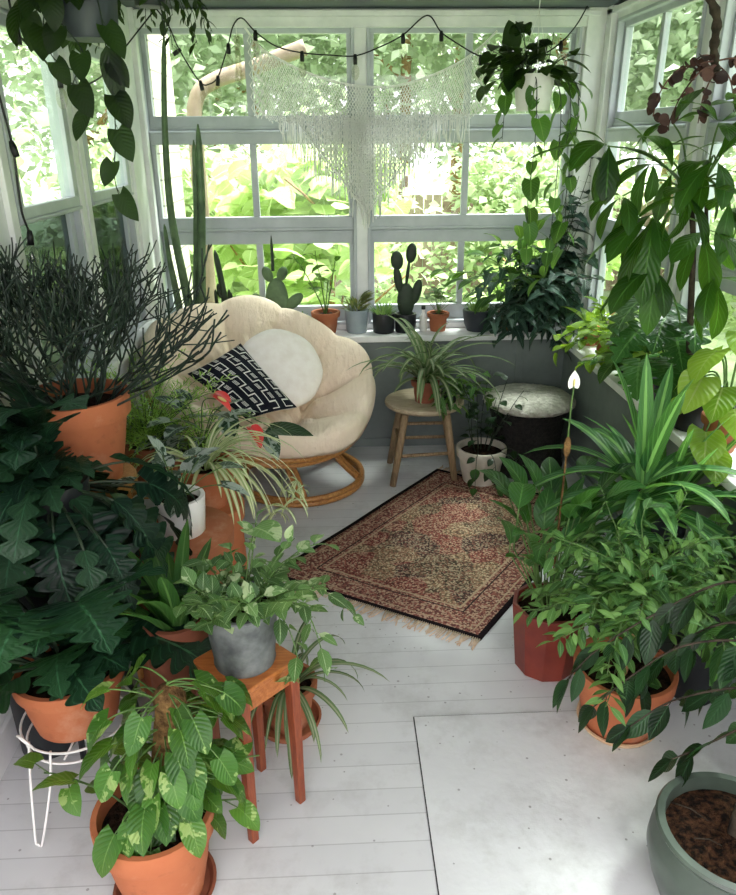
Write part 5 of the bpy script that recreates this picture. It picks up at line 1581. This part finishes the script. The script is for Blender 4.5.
# second small hanging plant by the corner
c = (-.63, 3.02, 2.06)
p = plant('hanging_hoya', 'sparse dark trailing sprigs hanging beside the top of the tall column cactus', 'hanging plant', c)
pot(p, c, .06, .09, M['blackpot'], 'cyl', .05)
mb = MB()
for k in range(3):
    a = .9 + 2.094 * k; mb.tube([(c[0] + .058 * math.cos(a), c[1] + .058 * math.sin(a), 2.146), (c[0], c[1], CEIL)], .0012, .0012, 5)
mb.build('hanger', M['cordblk'], p)
ms, ml = MB(), MB(); rn = random.Random(63)
for i in range(22):
    a = rn.uniform(0, 6.28); g = grow((c[0] + .04 * math.cos(a), c[1] + .04 * math.sin(a), 2.14), pol(a, rn.uniform(.0, .6)), rn.uniform(.18, .34), 8, rn.uniform(2.2, 3.6), rn, .12)
    g = [V((x.x, x.y, min(x.z, CEIL - .01))) for x in g]
    ms.tube(g, .0018, .0012, 5); leafy(ml, ms, g, rn, .03, .045, .018, P_lance, .04, .5, .2, 5, .006, 1.0, 0, .3)
ms.build('vine', M['darkstem'], p); ml.build('foliage', L['darkpothos'], p)
# hanging branch with brown round leaves
p = thing('dried_branch', 'dark hanging branch with sprays of round brown dried leaves at the upper right', 'branch', (1.12, 2.40, 1.85))
ms = MB(); rn = random.Random(64)
ms.tube(spline([(1.07, 2.40, CEIL), (1.085, 2.40, 2.02), (1.122, 2.40, 1.94), (1.128, 2.40, 1.86), (1.14, 2.39, 1.80)], 7), [.013 + .003 * math.sin(i * 1.7) for i in range(29)], None, 9)
ms.build('twig', M['bark'], p)
ms, ml = MB(), MB()
for pts in ([(1.14, 2.39, 1.83), (1.07, 2.38, 1.82), (1.01, 2.37, 1.80), (.965, 2.36, 1.74), (.955, 2.36, 1.68)], [(1.14, 2.39, 1.82), (1.08, 2.36, 1.80), (1.03, 2.35, 1.74), (1.0, 2.34, 1.67), (1.0, 2.34, 1.64)], [(1.14, 2.39, 1.82), (1.17, 2.36, 1.78), (1.19, 2.34, 1.70)], [(1.14, 2.39, 1.81), (1.10, 2.36, 1.74), (1.09, 2.35, 1.66)], [(1.13, 2.39, 1.84), (1.08, 2.37, 1.84), (1.03, 2.36, 1.80)], [(1.14, 2.39, 1.83), (1.2, 2.37, 1.83), (1.25, 2.36, 1.76)]):
    g = spline(pts, 7); ms.tube(g, .0028, .0016, 5)
    for q, tn in at_len(g, .02, .03):
        d = (pol(rn.uniform(0, 6.28), rn.uniform(-1.2, .4))).normalized(); s_ = rn.uniform(.028, .042)
        ml.leaf(q, d, s_, s_ * .9, P_round, up=(0, -1, .4), droop=.5, fold=.25, n=6)
ms.build('stem', M['seed'], p)
ml.build('foliage', L['dry'], p)
# string lights
def string_light(name, label, pts, socks, loc, hooks=()):
    root = thing(name, label, 'string lights', loc)
    g = spline(pts, 8); MB().tube(g, .0035, .0035, 6).build('cord', M['cordblk'], root)
    for q, d in socks:
        q = V(q); d = V(d).normalized()
        s = MB().tube([q - d * .006, q + d * .012, q + d * .038], [.007, .0105, .010], None, 10).build('socket', M['cordblk'], root)
        rot = V((0, 0, 1)).rotation_difference(d).to_matrix()
        MB().ball(q + d * .072, .019, .019, .036, 12, 9, rot).build('bulb', M['bulb'], s)
Yl = 3.95
P1 = [(-.80, Yl, 2.19), (-.75, Yl, 2.12), (-.71, Yl, 2.02), (-.628, Yl, 1.885), (-.58, Yl, 1.876), (-.54, Yl, 1.905), (-.505, Yl, 1.98), (-.48, Yl, 2.04), (-.45, Yl, 2.12), (-.408, Yl, 2.15), (-.35, Yl, 2.095), (-.26, Yl, 2.036), (-.14, Yl, 2.007), (.0, Yl, 1.996), (.117, Yl, 1.993), (.236, Yl, 2.03), (.345, Yl, 2.08), (.458, Yl, 2.16), (.527, Yl, 2.09), (.62, Yl, 2.035), (.72, Yl, 1.988), (.85, 3.92, 1.96), (.99, 3.88, 1.985), (1.085, 3.88, 2.04), (1.15, 3.88, 2.11), (1.20, 3.9, 2.19)]
dn = (0, -.15, -1)
string_light('string_lights', 'black cord of clear bulbs looped along the top of the back windows', P1, [((-.708, Yl, 2.02), (-.8, -.1, -.5)), ((-.625, Yl, 1.885), (.2, -.1, -1)), ((-.54, Yl, 1.905), (-.1, 0, -1)), ((-.48, Yl, 2.04), dn), ((-.35, Yl, 2.095), dn), ((-.135, Yl, 2.007), dn), ((.117, Yl, 1.993), dn), ((.345, Yl, 2.08), dn), ((.527, Yl, 2.09), dn), ((.72, Yl, 1.988), dn), ((1.085, 3.88, 2.04), dn)], (.1, Yl, 2.0))
P2 = [(-.935, 2.50, 2.19), (-.93, 2.51, 2.08), (-.93, 2.54, 1.93), (-.93, 2.70, 1.88), (-.93, 2.88, 1.828), (-.93, 3.13, 1.82), (-.93, 3.50, 1.90), (-.93, 3.80, 2.01), (-.80, Yl, 2.19)]
string_light('string_lights', 'black cord of clear bulbs swagged across the tops of the left windows', P2, [((-.93, 2.54, 1.93), dn), ((-.93, 2.86, 1.833), dn), ((-.93, 3.16, 1.82), dn), ((-.93, 3.5, 1.9), dn)], (-.93, 3.0, 1.9))
P3 = [(-.935, 2.30, 2.19), (-.935, 2.30, 1.95), (-.93, 2.32, 1.76), (-.93, 2.352, 1.62), (-.93, 2.342, 1.52), (-.93, 2.335, 1.43), (-.925, 2.352, 1.37)]
string_light('string_lights', 'black cord of clear bulbs dangling beside the middle left window', P3, [((-.93, 2.352, 1.62), (.3, -.3, -1)), ((-.925, 2.352, 1.37), dn)], (-.93, 2.33, 1.7))
# hanging glass tube vase
t = thing('glass_tube_vase', 'clear glass tube vase hanging in the left back window', 'vase', (-.44, 3.965, 1.98))
MB().lathe([(.001, 1.868), (.015, 1.874), (.022, 1.888), (.021, 1.91), (.016, 1.96), (.014, 2.08), (.013, 2.08), (.012, 1.96), (.018, 1.90), (.001, 1.876)], (-.44, 3.965, 0), 20, close_bot=False).build('tube', M['bulb'], t)
MB().tube([(-.44, 3.965, 2.075), (-.44, 3.965, 2.165)], .0012, .0012, 4).build('cord', M['macrame'], t)
# macrame
mc = thing('macrame_hanging', 'white macrame net draped across the middle of the back windows', 'wall hanging', (.18, 3.985, 1.9))
Ym = 3.985
topc = spline([(-.40, Ym, 2.115), (-.33, Ym, 2.03), (-.22, Ym, 1.97), (-.10, Ym, 1.92), (.067, Ym, 1.875), (.213, Ym, 1.861), (.335, Ym, 1.869), (.482, Ym, 1.908), (.626, Ym, 1.968), (.72, Ym, 2.03), (.80, Ym, 2.10)], 10)
def top_at(x):
    for a, b in zip(topc, topc[1:]):
        if a.x <= x <= b.x: return a.z + (b.z - a.z) * (x - a.x) / max(1e-6, b.x - a.x)
    return 2.1
MB().tube([V((q.x, q.y, q.z)) for q in topc], .006, .006, 6).build('cord', M['macrame'], mc)
rn = random.Random(65)
def net_bottom(x):                       # lower edge of the knotted net
    return 1.69 + .35 * max(0, abs(x - .17) - .42) ** 1.1
mb = MB(); nx = 80
X0, X1 = -.385, .765
for i in range(nx):
    for s in (-1, 1):
        x = X0 + (X1 - X0) * (i + .5) / nx; pts = []; z = top_at(x); k = 0; step = .024
        dx = (X1 - X0) / nx * s
        while True:
            xx = x + dx * (k % 2) ; 
            if k and z < net_bottom(xx): break
            pts.append((xx, Ym - .004 + rn.uniform(-.004, .004), z)); z -= step; k += 1
        if len(pts) > 1: mb.tube(pts, .0030, .0030, 3, cap=False)
mb.build('net', M['macrame'], mc)
mb = MB()
for i in range(170):
    x = X0 + .12 + (X1 - X0 - .2) * (i + rn.random()) / 170
    zb = 1.69 + .02
    d = abs(x - .17)
    end = 1.24 + d * .95 + rn.uniform(-.06, .05) if d < .45 else zb - rn.uniform(.03, .12)
    pts = [(x, Ym, zb + rn.uniform(0, .05)), (x + rn.uniform(-.006, .006), Ym - .006, (zb + end) / 2), (x + rn.uniform(-.012, .012), Ym - .004, end)]
    mb.tube(pts, .0034, .0022, 4)
mb.build('fringe', M['macrame'], mc)
mb = MB()
for i in range(34):                     # knotted diamond panel inside the fringe
    for s in (-1, 1):
        x = -.14 + .62 * (i + .5) / 34; z = 1.70; pts = []; k = 0
        while z > 1.26 + abs(x - .17) * 1.1: pts.append((x + .018 * s * (k % 2), Ym - .01, z)); z -= .03; k += 1
        if len(pts) > 1: mb.tube(pts, .0030, .0030, 3, cap=False)
for s in (-1, 1): mb.tube([(.17 + s * .33, Ym - .012, 1.70), (.17, Ym - .012, 1.27)], .004, .004, 5)
mb.build('lace_panel', M['macrame'], mc)
# ================================================================== LIGHT AND CAMERA
w = bpy.data.worlds.new('sky'); sc.world = w; w.use_nodes = True
nt = w.node_tree; nt.nodes.clear()
out = nt.nodes.new('ShaderNodeOutputWorld'); bg = nt.nodes.new('ShaderNodeBackground')
bg.inputs[0].default_value = (1.0, .935, .985, 1); bg.inputs[1].default_value = SKY
nt.links.new(bg.outputs[0], out.inputs[0])
sun = bpy.data.lights.new('sun', 'SUN'); sun.energy = SUN; sun.angle = math.radians(25); sun.color = (1, .98, .93)
so = bpy.data.objects.new('sun', sun); COL.objects.link(so)
so.rotation_euler = V((-.35, -.25, -1)).to_track_quat('-Z', 'Y').to_euler()
cam = bpy.data.cameras.new('camera'); co = bpy.data.objects.new('camera', cam); COL.objects.link(co); sc.camera = co
cam.sensor_fit = 'HORIZONTAL'; cam.sensor_width = 36; cam.lens = 36 * 735 / 736; cam.clip_start = .02; cam.clip_end = 300
pitch = math.atan(307 / 735); yaw = math.atan(33 / 735 * math.cos(pitch)); roll = math.radians(.45)
fw = V((math.sin(yaw) * math.cos(pitch), math.cos(yaw) * math.cos(pitch), -math.sin(pitch)))
r0 = fw.cross(V((0, 0, 1))).normalized(); u0 = r0.cross(fw)
rt = r0 * math.cos(roll) - u0 * math.sin(roll); up = u0 * math.cos(roll) + r0 * math.sin(roll)
co.matrix_world = Matrix(((rt.x, up.x, -fw.x, 0), (rt.y, up.y, -fw.y, 0), (rt.z, up.z, -fw.z, 1.62), (0, 0, 0, 1)))
vs = sc.view_settings
sc.display_settings.display_device = 'sRGB'
vs.view_transform = 'Standard'; vs.look = 'None'; vs.exposure = EXPO; vs.gamma = 1; vs.use_curve_mapping = False
sc.cycles.use_denoising = True
sc.cycles.max_bounces = 10; sc.cycles.diffuse_bounces = 5; sc.cycles.transparent_max_bounces = 24; sc.cycles.transmission_bounces = 6
sc.cycles.sample_clamp_indirect = 6
for o in list(bpy.data.objects):
    if 'origin' in o: del o['origin']
